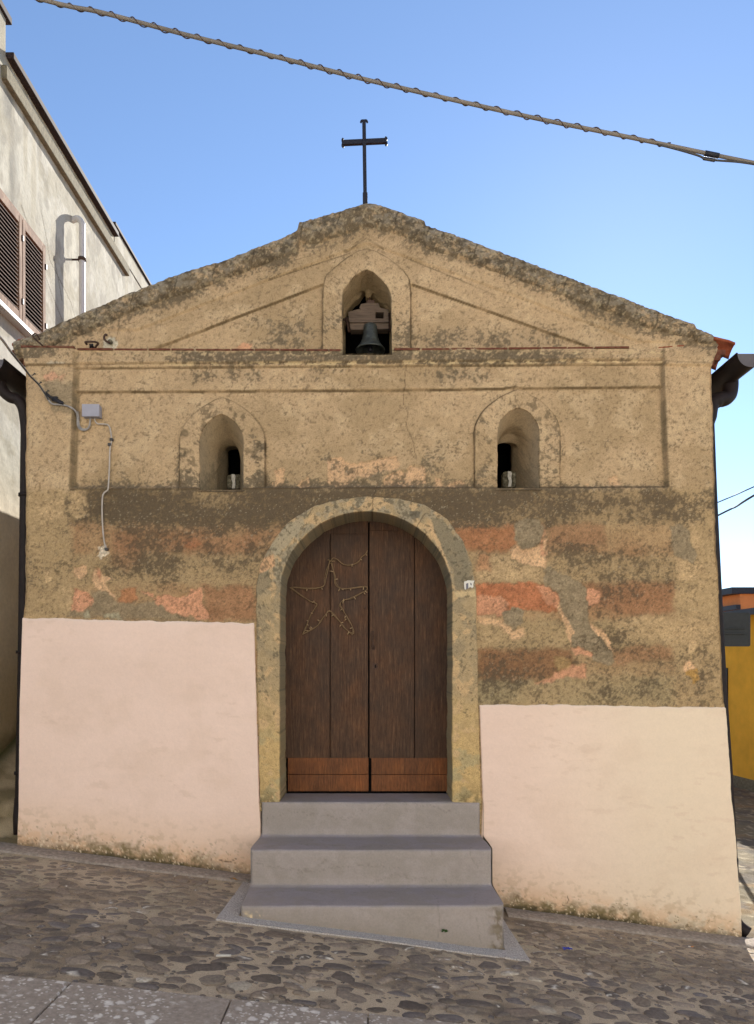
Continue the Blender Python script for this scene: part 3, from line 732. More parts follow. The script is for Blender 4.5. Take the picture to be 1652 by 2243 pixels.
# side walls, back wall
def side(edge_fn, name, sgn):
    zv = np.array([2150, 1900, 1600, 1300, 1000, 800, 760.]); yv = np.concatenate([np.linspace(-.05, .5, 20), np.linspace(.8, 9, 24)])
    VQ, YQ = np.meshgrid(zv, yv, indexing='ij')
    vf = np.linspace(2150, 757, 260); VQ, YQ = np.meshgrid(vf, yv, indexing='ij')
    U = edge_fn(VQ) + 2.6 * (fbm(VQ / 26, VQ * 0 + (0 if sgn < 0 else 9), 3, 221 if sgn < 0 else 223) - .5) * 2
    X = fx(U) + sgn * (-.004) + .006 * (fbm(YQ * 5, VQ / 20, 3, 5) - .5) * (YQ > .02)
    c = mix(paint(YQ * 200 + 200, VQ, .0, False), C(200, 184, 156), np.full(YQ.shape, .6))
    grid_obj(name, np.stack([X, YQ, fz(VQ)], -1), M['plaster'], chapel, c)
side(el, 'side_wall', -1); side(er, 'side_wall', 1)
MB().add([(-3.0, 9, -.8), (3.0, 9, -.8), (3.0, 9, 4.35), (0, 9, 5.45), (-3.0, 9, 4.35)], [(0, 1, 2, 3, 4)]).build('back_wall', M['trim'], chapel, fix=False)

# verge: thick lichen-grey mortar along the gable
gu = np.arange(34, 1560, 1.8)
k_prof = [(60, .004), (52, .03), (46, .05), (38, .062), (30, .066), (22, .068), (14, .068), (7, .066), (2, .058), (-1, .03), (-2, -.05), (-3, -.20), (-3, -.36)]
kp = np.array(k_prof); q_ = np.linspace(0, len(kp) - 1, 52); kp = np.stack([np.interp(q_, np.arange(len(kp)), kp[:, i]) for i in range(2)], 1)
GU, KI = np.meshgrid(gu, np.arange(len(kp)), indexing='ij')
th = (1 + .35 * (fbm(GU / 60, GU * 0, 3, 315) - .5)) * np.interp(GU, [24, 90, 200, 640, 700, 805, 930, 1000, 1400, 1500, 1540, 1560], [.45, .75, .8, .78, .95, 1.0, .95, .85, .8, .6, .4, .25])
topn = 5.0 * (fbm(GU / 22, GU * 0, 4, 301, .7) - .5) + 3 * (fbm(GU / 5, GU * 0, 2, 303) - .5)
off = kp[KI, 0] * th
VVg = gab(GU) + off + topn * np.clip(1 - off / 30, 0, 1)
front = kp[KI, 1] + .013 * (fbm(GU / 20, VVg / 14, 4, 305) - .5) * (kp[KI, 1] > .02) + .012 * (fbm(GU / 6, VVg / 6, 2, 307) - .5) * (kp[KI, 1] > .02)
d_ = CAM_D - .03
vg = np.stack([fx(GU), -front, fz(VVg)], -1)
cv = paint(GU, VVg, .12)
lich = sm(.44, .62, fbm(GU / 15, VVg / 9, 5, 311, .7)) * (.55 + .45 * sm(20, 4, off)); cv = mix(cv, C(150, 141, 124), lich * .72 * (1 - sm(28, 50, off)))
cv = mix(cv, C(68, 60, 48), sm(.5, .64, fbm(GU / 12 + 7, VVg / 8, 5, 313, .7)) * .65 * (1 - sm(34, 60, off)))
cv = mix(cv, C(164, 148, 118), sm(.64, .70, fbm(GU / 7, VVg / 6, 3, 317)) * .6)
for uc in (214, 292, 388, 470, 556, 662, 742, 868, 936, 1040, 1122, 1236, 1330, 1436):
    uw = uc + 5 * (fbm(VVg / 9, GU * 0 + uc, 3, 319) - .5); cv = mix(cv, C(52, 45, 36), (1 - sm(.8, 2.2, np.abs(GU - uw + .25 * (off - 20)))) * (1 - sm(24, 40, off)) * .6)
grid_obj('verge', vg, M['plaster'], chapel, cv)

# thin terracotta course on the cornice
def tile_course(u0, u1, v0, v1, front_, thick=1.0):
    mb = MB(); u = u0; tiles = []
    while u < u1:
        l = rng.uniform(50, 80); b = min(u + l, u1)
        if rng.random() < .86:
            va = np.interp(u, [u0, u1], [v0, v1]); vb = np.interp(b, [u0, u1], [v0, v1]); h = rng.uniform(3.2, 4.6); f = front_ + rng.uniform(-.008, .004)
            pts = [(fx(u + 1), fz(va)), (fx(b - 1), fz(vb)), (fx(b - 1), fz(vb - h)), (fx(u + 1), fz(va - h))]
            tiles.append((pts, f))
        u = b
    # one continuous course, stepping back where tiles have broken away
    n = int((u1 - u0) / 1.5); U = np.linspace(u0, u1, n); Vt = np.interp(U, [u0, u1], [v0, v1]); F = np.full(n, .022); H = np.full(n, 2.2)
    for pts, f in tiles:
        a_, b_ = float(fu(pts[0][0])), float(fu(pts[1][0])); m_ = (U >= a_) & (U <= b_); F[m_] = f; H[m_] = (3.4 + 1.2 * rng.random()) * thick
    F = F - .006 * fbm(U / 6, U * 0, 3, 77)
    Z0, Z1, X_ = fz(Vt), fz(Vt - H), fx(U)
    G = np.stack([np.stack([X_, np.full(n, .03), Z0], -1), np.stack([X_, -F, Z0], -1), np.stack([X_, -F, Z1], -1), np.stack([X_, np.full(n, .03), Z1 + .002], -1)], 1)
    q = grid_quads(n, 4); mb.add(G.reshape(-1, 3), [tuple(int(i) for i in r) for r in q])
    return mb
tile_course(172, 748, 770, 772, .064).build('cornice_tile_course', M['tile_dark'], chapel)
tile_course(862, 1446, 771, 765, .064).build('cornice_tile_course', M['tile_dark'], chapel)
tile_course(50, 168, 766, 768, .082).build('cornice_tile_course', M['tile_dark'], chapel)
tile_course(1444, 1506, 761, 756, .085, 1.8).build('cornice_tile_course', M['terracotta'], chapel)

# surrounds: a ring between two curves standing proud, with the inner edge turned in
def ring(name, cin, cout, front_, base, depth, mat, parent, n=150, rows=14, extra=0., recol=None, bow=0.):
    a = resample(cin, n); b = resample(cout, n)
    prof = [(1.0, base), (1.0, front_ - .006), (.985, front_ - .001)] + [(1 - .985 * i / rows, front_) for i in range(1, rows)] + [(.012, front_), (0, front_ - .008)]
    nd = max(2, int(depth / .02))
    prof += [(0, front_ - .008 - (depth + front_) * i / nd) for i in range(1, nd + 1)]; n = int(n * 2.2)
    a = resample(cin, n); b = resample(cout, n)
    T = np.array([p[0] for p in prof]); Yf = np.array([p[1] for p in prof])
    U = a[:, None, 0] * (1 - T) + b[:, None, 0] * T; V = a[:, None, 1] * (1 - T) + b[:, None, 1] * T
    U = U + 2.2 * (fbm(U / 24, V / 24, 3, 401) - .5) * 2 * ((T > .5) | (T == 0)); V = V + 1.5 * (fbm(U / 22, V / 22, 3, 403) - .5) * 2 * (T > .5)
    Y = np.broadcast_to(Yf, U.shape) + .008 * (fbm(U / 26, V / 26, 3, 405) - .5) * (Yf > 0) + .003 * (fbm(U / 8, V / 8, 2, 407) - .5)
    c = paint(U, V + np.maximum(-Y, 0) * 300, extra)
    if recol is not None: c = recol(U, V, Y, c)
    return grid_obj(name, np.stack([fx(U), -Y, fz(V)], -1), mat, parent, c, flip=True)

def rc_door(U, V, Y, c):
    n = fbm(U / 30, V / 24, 4, 421); f = fbm(U / 5, V / 5, 3, 423); n2 = fbm(U / 12, V / 12, 3, 427)
    base = np.zeros(U.shape + (3,)) + C(168, 146, 110)
    base = mix(base, C(144, 129, 102), .7 * sm(.38, .56, n) * (1 - sm(1420, 1560, V)))
    base = mix(base, C(190, 160, 108), sm(1480, 1640, V + 120 * (n - .5)) * .85)
    base = mix(base, C(160, 148, 112), sm(.5, .66, n) * sm(1560, 1640, V) * .7)
    arcz = 1 - sm(1250, 1330, V)
    base = mix(base, C(150, 140, 118), arcz * .6 * sm(.4, .6, n2))
    base = mix(base, C(190, 160, 118), sm(.58, .66, fbm(U / 22 + 3, V / 22, 3, 429)) * .9)
    for pts, cc in ((Z6([(235, 28), (285, 35), (335, 110), (382, 150), (405, 250), (392, 342), (340, 350), (330, 250), (290, 180), (250, 90)]), C(130, 119, 96)),
                    (Z6([(212, 40), (238, 60), (262, 112), (300, 200), (332, 300), (305, 240), (232, 92)]), C(196, 164, 122)),
                    (Z6([(140, 0), (190, 0), (185, 25), (160, 40), (145, 20)]), C(106, 98, 82)), (Z6([(335, 355), (425, 345), (430, 372), (340, 375)]), C(196, 172, 130)),
                    (Z5([(1150, 210), (1200, 190), (1210, 240), (1130, 280)]), C(204, 160, 118)), (Z5([(1125, 280), (1180, 260), (1195, 330), (1120, 370)]), C(138, 124, 98)),
                    (Z5([(1180, 160), (1260, 60), (1320, 30), (1340, 60), (1260, 150), (1210, 200)]), C(164, 150, 122))):
        m = poly_mask(U + 6 * (n2 - .5), V + 6 * (f - .5), pts, 1.5) * .9
        base = mix(base, cc, m)
    base = base * (1 + .5 * (f - .5) + .25 * (n2 - .5))[..., None]
    s = np.clip((.6 * f + .4 * n2 - .5) * 2.3 + .5, 0, 1)
    dd = .14 * (1 - sm(1480, 1620, V)) + .06 + .12 * arcz
    base = mix(base, C(82, 74, 58), sm(1 - dd - .16, 1 - dd + .14, s) * .7)
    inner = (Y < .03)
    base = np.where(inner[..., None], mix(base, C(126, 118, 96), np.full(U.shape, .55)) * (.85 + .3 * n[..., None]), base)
    for pts in ([(817, 1085), (816, 1128)], Z6([(210, 10), (160, 90)]), Z5([(1235, 60), (1275, 100)])): base = mix(base, C(66, 56, 42), line_mask(U, V, pts, 1.0) * .7)
    low = sm(1700, 1760, V) * sm(.45, .6, n2); base = mix(base, C(110, 96, 64), low * .7)
    return base
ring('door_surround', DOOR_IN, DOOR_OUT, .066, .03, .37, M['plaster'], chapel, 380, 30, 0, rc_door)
def rc_win(U, V, Y, c):
    n = fbm(U / 16, V / 16, 3, 431)
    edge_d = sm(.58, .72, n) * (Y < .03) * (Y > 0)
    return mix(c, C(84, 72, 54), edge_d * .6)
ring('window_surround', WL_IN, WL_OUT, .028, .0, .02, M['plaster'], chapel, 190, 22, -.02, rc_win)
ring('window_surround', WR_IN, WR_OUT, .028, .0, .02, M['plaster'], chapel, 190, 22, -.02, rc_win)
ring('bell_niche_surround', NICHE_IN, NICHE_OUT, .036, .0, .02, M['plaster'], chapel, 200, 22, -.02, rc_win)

# splayed reveals: lofts through outlines at growing depth
def loft(name, rings, mat, parent, n=120, sub=10, tone=None, extra=0., jag=0.):
    rr = [(resample(c, n), y) for c, y in rings]; rows = []
    for (a, ya), (b, yb) in zip(rr[:-1], rr[1:]):
        for i in range(sub):
            t = i / sub; rows.append((a * (1 - t) + b * t, ya * (1 - t) + yb * t))
    rows.append(rr[-1])
    U = np.stack([r[0][:, 0] for r in rows], 1); V = np.stack([r[0][:, 1] for r in rows], 1); Y = np.broadcast_to(np.array([r[1] for r in rows]), U.shape).copy()
    U = U + 1.2 * (fbm(V / 12, Y * 30, 2, 441) - .5) * (Y > .02)
    c = paint(U + Y * 200, V + Y * 240, extra, False)
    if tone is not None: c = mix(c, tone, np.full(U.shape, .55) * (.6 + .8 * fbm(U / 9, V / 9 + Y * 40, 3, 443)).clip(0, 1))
    return grid_obj(name, np.stack([fx(U), Y, fz(V)], -1), mat, parent, c, flip=True)
def dz(v, y): return v                                                 # outlines below are given true size, in front-wall units
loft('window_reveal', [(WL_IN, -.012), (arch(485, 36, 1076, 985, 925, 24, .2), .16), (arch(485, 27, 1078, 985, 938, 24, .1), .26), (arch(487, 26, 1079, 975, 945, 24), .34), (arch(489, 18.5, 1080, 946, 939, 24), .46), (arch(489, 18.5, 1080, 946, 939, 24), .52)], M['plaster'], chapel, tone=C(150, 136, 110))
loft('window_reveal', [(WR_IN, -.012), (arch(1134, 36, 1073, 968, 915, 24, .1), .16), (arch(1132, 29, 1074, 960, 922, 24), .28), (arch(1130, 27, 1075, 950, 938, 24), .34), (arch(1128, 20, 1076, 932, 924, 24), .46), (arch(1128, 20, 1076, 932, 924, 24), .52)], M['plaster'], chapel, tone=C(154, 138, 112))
def inner_slab(name, c, y, grow, parent):
    """closing wall round the slit, so that no light passes the loft"""
    pass
NB = np.array([(753, 790), (754, 690), (757, 660), (768, 645), (776, 636), (785, 630), (790, 622), (797, 613), (800, 612), (801, 627), (812, 628), (813, 619), (818, 623), (826, 632), (836, 642), (846, 654), (852, 665), (855, 690), (856, 790)], float)
NB2 = NB.copy(); NB2[:, 1] = NB[:, 1] - 18
NI2 = NICHE_IN.copy(); NI2[:, 1] += np.where(NI2[:, 1] > 770, 10, 2)
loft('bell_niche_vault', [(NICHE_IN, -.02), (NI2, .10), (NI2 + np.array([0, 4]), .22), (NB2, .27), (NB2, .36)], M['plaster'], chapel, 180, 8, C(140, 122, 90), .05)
# dark inside of the niche
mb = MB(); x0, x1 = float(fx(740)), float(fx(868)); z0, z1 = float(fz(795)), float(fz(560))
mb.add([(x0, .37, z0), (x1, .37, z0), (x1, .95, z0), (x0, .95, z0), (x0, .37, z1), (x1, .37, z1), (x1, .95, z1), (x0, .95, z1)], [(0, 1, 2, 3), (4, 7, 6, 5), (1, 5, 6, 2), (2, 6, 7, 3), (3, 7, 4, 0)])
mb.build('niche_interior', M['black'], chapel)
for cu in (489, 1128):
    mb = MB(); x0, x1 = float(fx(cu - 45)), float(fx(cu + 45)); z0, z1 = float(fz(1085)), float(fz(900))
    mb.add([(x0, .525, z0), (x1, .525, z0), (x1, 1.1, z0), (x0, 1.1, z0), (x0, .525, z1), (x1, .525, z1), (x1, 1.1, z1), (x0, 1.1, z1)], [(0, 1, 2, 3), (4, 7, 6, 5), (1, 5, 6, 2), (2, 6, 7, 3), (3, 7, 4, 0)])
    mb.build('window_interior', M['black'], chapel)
# sills of the openings
for cu, hw, vb, y1, nm in ((485, 52, 1073, .54, 'window_sill'), (1135, 50, 1070, .54, 'window_sill'), (804, 56, 777, .4, 'niche_sill')):
    xg, yg = np.meshgrid(np.linspace(float(fx(cu - hw)), float(fx(cu + hw)), 40), np.linspace(-.062 if nm != 'niche_sill' else -.05, y1, 24), indexing='ij')
    zg = float(fz(vb)) + .012 * (fbm(xg * 30, yg * 20, 3, 451) - .5) - .02 * (yg < -.05)
    c = paint(fu(xg), vb + yg * 60, .3, False)
    grid_obj(nm, np.stack([xg, yg, zg], -1), M['plaster'], chapel, c, flip=True)

# fresh pink render on the lower walls
def dado(name, top, xl, xr, seed):
    tq = np.linspace(0, 1, 260); vb = 2110; rows = 250
    T, K = np.meshgrid(tq, np.linspace(0, 1, rows), indexing='ij')
    vt = np.interp(T, [0, 1], top) + 3.5 * (fbm(T * 18, T * 0, 4, seed) - .5) * 2
    V = vt + (vb - vt) * K ** 1.0
    U = xl(V) + (xr(V) - xl(V)) * T
    U = np.where(T > .98, U + 2.4 * (fbm(V / 24, V * 0, 3, seed + 3) - .5), U)
    X = fx(U); Z = fz(V)
    gz_ = ground_z(X, -.08) + .02                                     # foot of the wall
    h = (Z - gz_) * SC                                                # height above the foot, picture units
    Y = .066 + .008 * (fbm(U / 130, V / 100, 3, seed + 5) - .5) + .0035 * (fbm(U / 30, V / 24, 3, seed + 7) - .5)
    n = fbm(U / 26, V / 20, 4, seed + 11); n2 = fbm(U / 7, V / 6, 3, seed + 13); nb = fbm(U / 170, V / 140, 3, seed + 17)
    c = np.zeros(U.shape + (3,)) + C(224, 198, 181)
    c = mix(c, C(214, 188, 170), sm(.3, .7, nb) * .45); c = mix(c, C(214, 186, 160), sm(140, 20, h) * .8); c = mix(c, C(218, 200, 174), sm(1060, 1500, U) * .85)
    c = c * (1 + .035 * (fbm(U / 70, V / 9, 3, seed + 37) - .5) + .03 * (fbm(U / 8, V / 8, 2, seed + 39) - .5))[..., None]
    sc_ = sm(.66, .72, fbm(U / 40, V / 12, 4, seed + 41)) * sm(.5, .7, fbm(U / 150, V / 150, 2, seed + 43)); c = mix(c, C(200, 172, 150), sc_ * .28)
    c = mix(c, C(198, 172, 148), sm(.5, .75, fbm(U / 60, V / 50, 4, seed + 23)) * .15)
    c = mix(c, C(196, 154, 112), sm(70, 10, h) * .55 * sm(.35, .6, n))
    c = mix(c, C(168, 142, 112), sm(.60, .68, fbm(U / 14, V / 10, 3, seed + 29)) * sm(130, 30, h) * .35)
    # rising damp, moss and peeling at the foot
    damp = sm(38, 0, h + 64 * (n - .5) + 30 * (n2 - .5))
    mossy = gauss_box(U, V, 170, 460, 1780, 2000, 60, 30) + gauss_box(U, V, 1110, 1420, 1900, 2100, 40, 30)
    c = mix(c, C(110, 96, 62), damp * (.35 + .6 * np.clip(mossy, 0, 1)))
    c = mix(c, C(70, 62, 44), sm(14, 0, h + 22 * (n2 - .5)) * (.6 + .3 * np.clip(mossy, 0, 1)))
    sp = sm(.68, .75, n2) * sm(70, 10, h + 70 * (n - .5)); c = mix(c, C(104, 88, 62), sp * .8)
    fl = sm(.70, .76, fbm(U / 5, V / 5, 2, seed + 31)) * sm(60, 0, h); c = mix(c, C(222, 202, 172), fl * .7)
    Y = Y - .006 * damp * sm(.45, .6, n2)
    # edges turn back to the old wall
    ed = (T == 0) | (T == 1) | (K == 0)
    Y = np.where(ed, .03, Y)
    c = mix(c, C(216, 198, 184), (sm(.012, .004, K)) * .5)
    for pts in ([(1240, 1960), (1243, 1968), (1239, 1976)], [(300, 1900), (320, 1892), (335, 1880)], [(480, 1880), (505, 1886), (520, 1878)]):
        c = mix(c, C(84, 66, 48), line_mask(U, V, pts, 1.0) * .8)
    grid_obj(name, np.stack([X, -Y, Z], -1), M['dado'], chapel, c, flip=False)
dado('dado', (1352, 1364), lambda v: el(v) - 1.0, lambda v: np.interp(v, [1360, 1757, 2110], [559, 571, 590]), 501)
dado('dado', (1541, 1548), lambda v: np.interp(v, [1540, 1757, 2110], [1048, 1055, 1040]), lambda v: er(v) + 1.5, 541)

# door: two plank leaves with new kick boards
DY = .335; dd_ = CAM_D + DY
def dx(u): return (u - PU) / F_PX * dd_
def dzv(v): return CAM_Z + (PV - v) / F_PX * dd_
def leaf(planks, kick, name):
    mb = MB()
    for a, b in planks: mb.box((dx(a) + .0015, DY, dzv(1661)), (dx(b) - .0015, DY + .04, dzv(1105)), .004)
    lf = mb.build(name, M['door'], chapel)
    kb = MB()
    for va, vb in ((1733, 1696.5), (1695.5, 1660)): kb.box((dx(kick[0]) + .004, DY - .006, dzv(va)), (dx(kick[1]) - .004, DY + .038, dzv(vb)), .003)
    kb.build('kick_board', M['kick'], lf)
    return lf
lf1 = leaf([(610, 723), (723.5, 806.8)], (630, 808.5), 'door_leaf'); lf2 = leaf([(809.2, 908), (908.5, 1000)], (812.5, 981), 'door_leaf')
MB().box((dx(612), DY - .012, dzv(1170)), (dx(806), DY - .001, dzv(1105)), .003).build('top_rail', M['door'], lf1); MB().box((dx(810), DY - .012, dzv(1163)), (dx(1000), DY - .001, dzv(1105)), .003).build('top_rail', M['door'], lf2)
pts = spline([(dx(817), DY - .002, dzv(1383)), (dx(817), DY - .022, dzv(1386)), (dx(817.4), DY - .026, dzv(1402)), (dx(817.6), DY - .022, dzv(1417)), (dx(818), DY - .002, dzv(1421))], 6)
MB().tube(pts, .0055, 8).box((dx(813.5), DY - .005, dzv(1424)), (dx(821.5), DY + .002, dzv(1414)), .002).build('door_handle', M['rust'], lf2, True)
kh = MB().box((dx(816.5), DY - .004, dzv(1466)), (dx(828), DY + .002, dzv(1453)), .0015).build('keyhole_plate', M['rust'], lf2)
MB().box((dx(821), DY - .006, dzv(1463)), (dx(824), DY - .003, dzv(1456))).build('keyhole', M['black'], kh)
for u0, v0, l_ in ((800, 1331, lf1), (813, 1330, lf2)):
    MB().tube([(dx(u0), DY - .012, dzv(v0)), (dx(u0), DY + .002, dzv(v0))], .010, 8).build('bolt_stub', M['rust'], l_)

# backing behind the door and round the slits
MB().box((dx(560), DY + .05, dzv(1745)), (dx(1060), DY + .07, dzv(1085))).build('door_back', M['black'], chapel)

# roof: barrel tiles in rows on two slopes
def roof(sgn, name):
    ridge = (float(fx(805)), float(fz(452))); ev = (float(fx(22 if sgn < 0 else 1615)), float(fz(757)))
    S, Yg = np.meshgrid(np.linspace(0, 1, 60), np.arange(.0, 9.2, .022), indexing='ij')
    prof = np.abs(np.cos(Yg / .22 * math.pi)) ** .8 * .075
    rows = ((S * 8) % 1.0) * .022
    X = ridge[0] + (ev[0] - ridge[0]) * S; Z = ridge[1] + (ev[1] - ridge[1]) * S + prof + rows - .075
    # curved sag of the line as in the traced gable
    Z = fz(gab(np.clip(fu(X), 14, 1600))) * .9 + Z * .1 + prof * .9 + rows * .9 - .075 + .03 * sm(.8, 1.0, S)
    top = np.stack([X, Yg, Z], -1); bot = top - np.array([0, 0, .016])
    V = np.concatenate([top.reshape(-1, 3), bot.reshape(-1, 3)]); n, m = S.shape
    qa = grid_quads(n, m); qb = grid_quads(n, m, flip=True) + n * m
    e = np.arange(m - 1); rim = np.stack([(n - 1) * m + e, (n - 1) * m + e + 1, n * m + (n - 1) * m + e + 1, n * m + (n - 1) * m + e], -1)
    r = np.arange(n - 1); rim2 = np.stack([r * m, (r + 1) * m, n * m + (r + 1) * m, n * m + r * m], -1)
    put(name, mesh_np(name, V, np.concatenate([qa, qb, rim, rim2])), M['terracotta'], chapel)
roof(-1, 'roof'); roof(1, 'roof')
# corbel of brick and mortar under each eave
for s, u0, u1 in ((-1, 60, 28), (1, 1556, 1600)):
    mb = MB()
    for k, (ww, za, zb) in enumerate(((.06, 795, 783), (.11, 783, 771), (.15, 771, 760))):
        a = float(fx(u0)); mb.box((min(a - s * .05, a + s * ww), .02, float(fz(za))), (max(a - s * .05, a + s * ww), 8.9, float(fz(zb)) + .001), .004)
    mb.build('eave_corbel', M['tile_dark'], chapel)

# gutters and downpipes
def gutter(x, z, y0, y1, r, cap=True):
    mb = MB(); n = 14; v = []; f = []
    for y in (y0, y1):
        for rr in (r, r - .004):
            for k in range(n + 1):
                t = math.pi + math.pi * k / n; v.append((x + rr * math.cos(t), y, z + rr * math.sin(t)))
    m = n + 1
    for k in range(n):
        f += [(k, k + 1, 2 * m + k + 1, 2 * m + k), (m + k + 1, m + k, 3 * m + k, 3 * m + k + 1)]
    f += [(0, m, 3 * m, 2 * m), (n, 2 * m + n, 3 * m + n, m + n)]
    mb.add(v, f); mb.tube([(x - r, y0, z), (x - r, y1, z)], .008, 6).tube([(x + r, y0, z), (x + r, y1, z)], .008, 6); return mb
def half_disc(x, y, z, r, n=16):
    pts = [(x + r * math.cos(math.pi + math.pi * k / n), z + r * math.sin(math.pi + math.pi * k / n)) for k in range(n + 1)]
    return MB().prism(pts, y - .004, y)
gR = gutter(2.985, 4.30, -.16, 8.8, .105).build('gutter', M['brown_pipe'], chapel, True)
half_disc(2.985, -.162, 4.296, .103).build('gutter_end_cap', M['gutter_end'], gR)
gL = gutter(-3.04, 4.28, -.10, 8.8, .105).build('gutter', M['brown_pipe'], chapel, True)
half_disc(-3.04, -.102, 4.276, .103).build('gutter_end_cap', M['gutter_end'], gL)
pR = [(3.01, .20, 4.25), (3.01, .20, 4.17), (2.99, .19, 4.105), (2.94, .17, 4.065), (2.88, .15, 4.05), (2.825, .13, 4.0), (2.80, .115, 3.9)]
pts = spline(pR, 8) + spline([((float(er(v)) + e_ - 815) / 1560 * 5.895 - .052, .115, float(fz(v))) for v, e_ in ((915, 4), (1100, 7), (1300, 9), (1500, 9), (1700, 9), (1820, 5), (1920, 3))], 4)
dR = MB().tube(pts, .052, 14, rf=lambda t: 1.2 if t < .5 else (1.2 - (t - .5) * 4 if t < .55 else 1.0)).build('downpipe', M['brown_pipe'], chapel, True)
ex = (float(er(1920)) + 3 - 815) / 1560 * 5.895 - .052
MB().tube(spline([(ex, .115, float(fz(1890))), (ex + .005, .115, float(fz(2000))), (ex + .03, .09, float(fz(2035))), (ex + .10, .05, float(fz(2052)))], 6), .052, 14).build('pipe_shoe', M['brown_pipe'], dR, True)
pL = [(-3.07, .10, 4.24), (-3.065, .10, 4.16), (-3.04, .10, 4.10), (-2.99, .10, 4.055), (-2.93, .105, 4.035), (-2.885, .11, 3.97), (-2.868, .12, 3.85), (-2.862, .12, 3.75)]
ptsL = spline(pL, 8)
xb = [(-2.865, .12, 3.6), (-2.875, .12, 2.8), (-2.885, .12, 2.0), (-2.90, .12, 1.2), (-2.912, .12, .62)]
dL = MB().tube(ptsL + spline(xb, 4), .045, 14).build('downpipe', M['brown_pipe'], chapel, True)
MB().tube([(-2.905, .115, .74), (-2.905, .09, .58), (-2.88, .05, .46)], .05, 12).build('pipe_shoe', M['brown_pipe'], dL, True)
for z in (3.25, 1.95, .95): MB().tube([(-2.868 - (3.6 - z) * .015, .12, z - .012), (-2.868 - (3.6 - z) * .015, .12, z + .012)], .053, 14).build('pipe_collar', M['brown_pipe'], dL, True)

# ------------------------------------------------------------------ steps
steps = empty('front_steps', (0, -.5, 0), 'three grey painted concrete steps rising to the brown chapel door', 'steps')
prof = []
def rnd(p, q, r_, k=5):
    """rounded convex edge at p between vertical riser below and tread behind"""
    return [(p + r_ - r_ * math.cos(t), q - r_ + r_ * math.sin(t)) for t in [math.pi / 2 * i / k for i in range(k + 1)]]
lev = [(-.98, .2155), (-.533, .478), (-.085, .745)]
prof = [(-.992, -.35), (-.990, -.1), (-.986, .05), (-.984, .14)]
for i, (y, z) in enumerate(lev):
    zb = -.3 if i == 0 else lev[i - 1][1]
    if i: prof += [(y - .03, zb + .002), (y - .014, zb + .006), (y - .006, zb + .016)] + [(y - .003, zb + (z - zb) * t) for t in (.2, .35, .5, .65, .8)]
    prof += rnd(y, z, .022)
    nxt = lev[i + 1][0] if i < 2 else .36
    prof += [(y + .022 + (nxt - y - .06) * t, z + .002 * math.sin(t * 5)) for t in (.15, .3, .45, .6, .75, .9, 1.0)]
prof = np.array(prof); L_ = np.r_[0, np.cumsum(np.hypot(*np.diff(prof, axis=0).T))]
q_ = np.unique(np.r_[L_, np.arange(0, L_[-1], .012)]); prof = np.stack([np.interp(q_, L_, prof[:, i]) for i in range(2)], 1)
xg = np.linspace(-1, 1, 200)
XG, KI = np.meshgrid(xg, np.arange(len(prof)), indexing='ij')
yk = prof[KI, 0]; zk = prof[KI, 1]
hw_l = .893 + .006 * np.sin(yk * 9); hw_r = np.interp(yk, [-1, -.533, -.085, .4], [.895, .885, .868, .868])
lc_ = 1 - sm(.965, 1.0, np.abs(XG)) * .016
X = np.where(XG < 0, XG * hw_l, XG * hw_r)
land = (yk > -.075) & (zk > .73)                                      # the landing runs in between the jambs
X = np.where(land, np.clip(X, -.74, .66), X)
Yv = yk + .012 * (fbm(X * 3, zk * 4, 3, 601) - .5) * (yk < .0) + .006 * (fbm(X * 16, zk * 16, 2, 603) - .5) * (zk < .74)
Yv = Yv + .035 * sm(.985, 1.0, np.abs(XG)) * (zk < .74)
Zv = zk + .010 * (fbm(X * 2.5, yk * 3, 3, 605) - .5) * (zk > .1) * (yk < -.06)
chip = gauss_box(X, Zv, .80, .90, -.2, .20, .04, .05) * (yk < -.95); Yv = Yv + chip * .035 * fbm(X * 30, Zv * 30, 3, 611)
c = np.zeros(X.shape + (3,)) + C(148, 138, 131)
tread = (((np.gradient(zk, axis=1) < .003) & (zk > .1)) * 1.0)
c = mix(c, C(142, 134, 135), tread * .85)
n = fbm(X * 5, (Zv - Yv) * 5, 4, 607); n2 = fbm(X * 28, (Zv + Yv) * 28, 3, 609)
c = mix(c, C(138, 129, 120), sm(.45, .65, n) * .6); c = c * (1 + .12 * (n2 - .5))[..., None]
c = mix(c, C(116, 106, 88), (yk < -.95) * sm(.15, -.1, Zv - ground_z(X, yk) + .1 * (n - .5)) * .6)
c = mix(c, C(104, 92, 72), chip * sm(.45, .6, n2) * .8)
c = mix(c, C(200, 178, 140), gauss_box(X, Zv, -.87, -.74, .10, .17, .02, .02) * sm(.5, .6, n2))
ue = X * 271; ve = (Zv - Yv) * 271
for pts in ([(-300, 172), (-180, 205), (-60, 190), (40, 225), (140, 215), (180, 200)], [(-150, 228), (-20, 246), (60, 238)], [(190, 305), (198, 262), (210, 240)], [(-230, 250), (-140, 232), (-90, 252)], [(150, 60), (172, 20), (165, -20), (190, -60)], [(215, 70), (210, 10), (230, -30)], [(120, 330), (124, 290), (118, 262)]):
    c = mix(c, C(84, 76, 68), line_mask(ue + 8 * (n - .5), ve + 16 * (n2 - .5), pts, .8) * .26)
G = np.stack([X, Yv, Zv], -1)
grid_obj('steps', G, M['concrete'], steps, c, flip=True)
for sx in (-1, 1):                                                     # closed flanks
    mb = MB(); e = G[0] if sx < 0 else G[-1]
    pl = [(float(p[1]), float(p[2])) for p in e if not (p[1] > -.07)]
    x_ = float(e[5][0]); pl += [(.0, .745 - .02), (.0, -.35)]
    me = bpy.data.meshes.new('flank'); me.from_pydata([(x_ * .998 , y, z) for y, z in pl], [], [tuple(range(len(pl)))]); me.update()
    put('flank', me, M['trim'], steps)
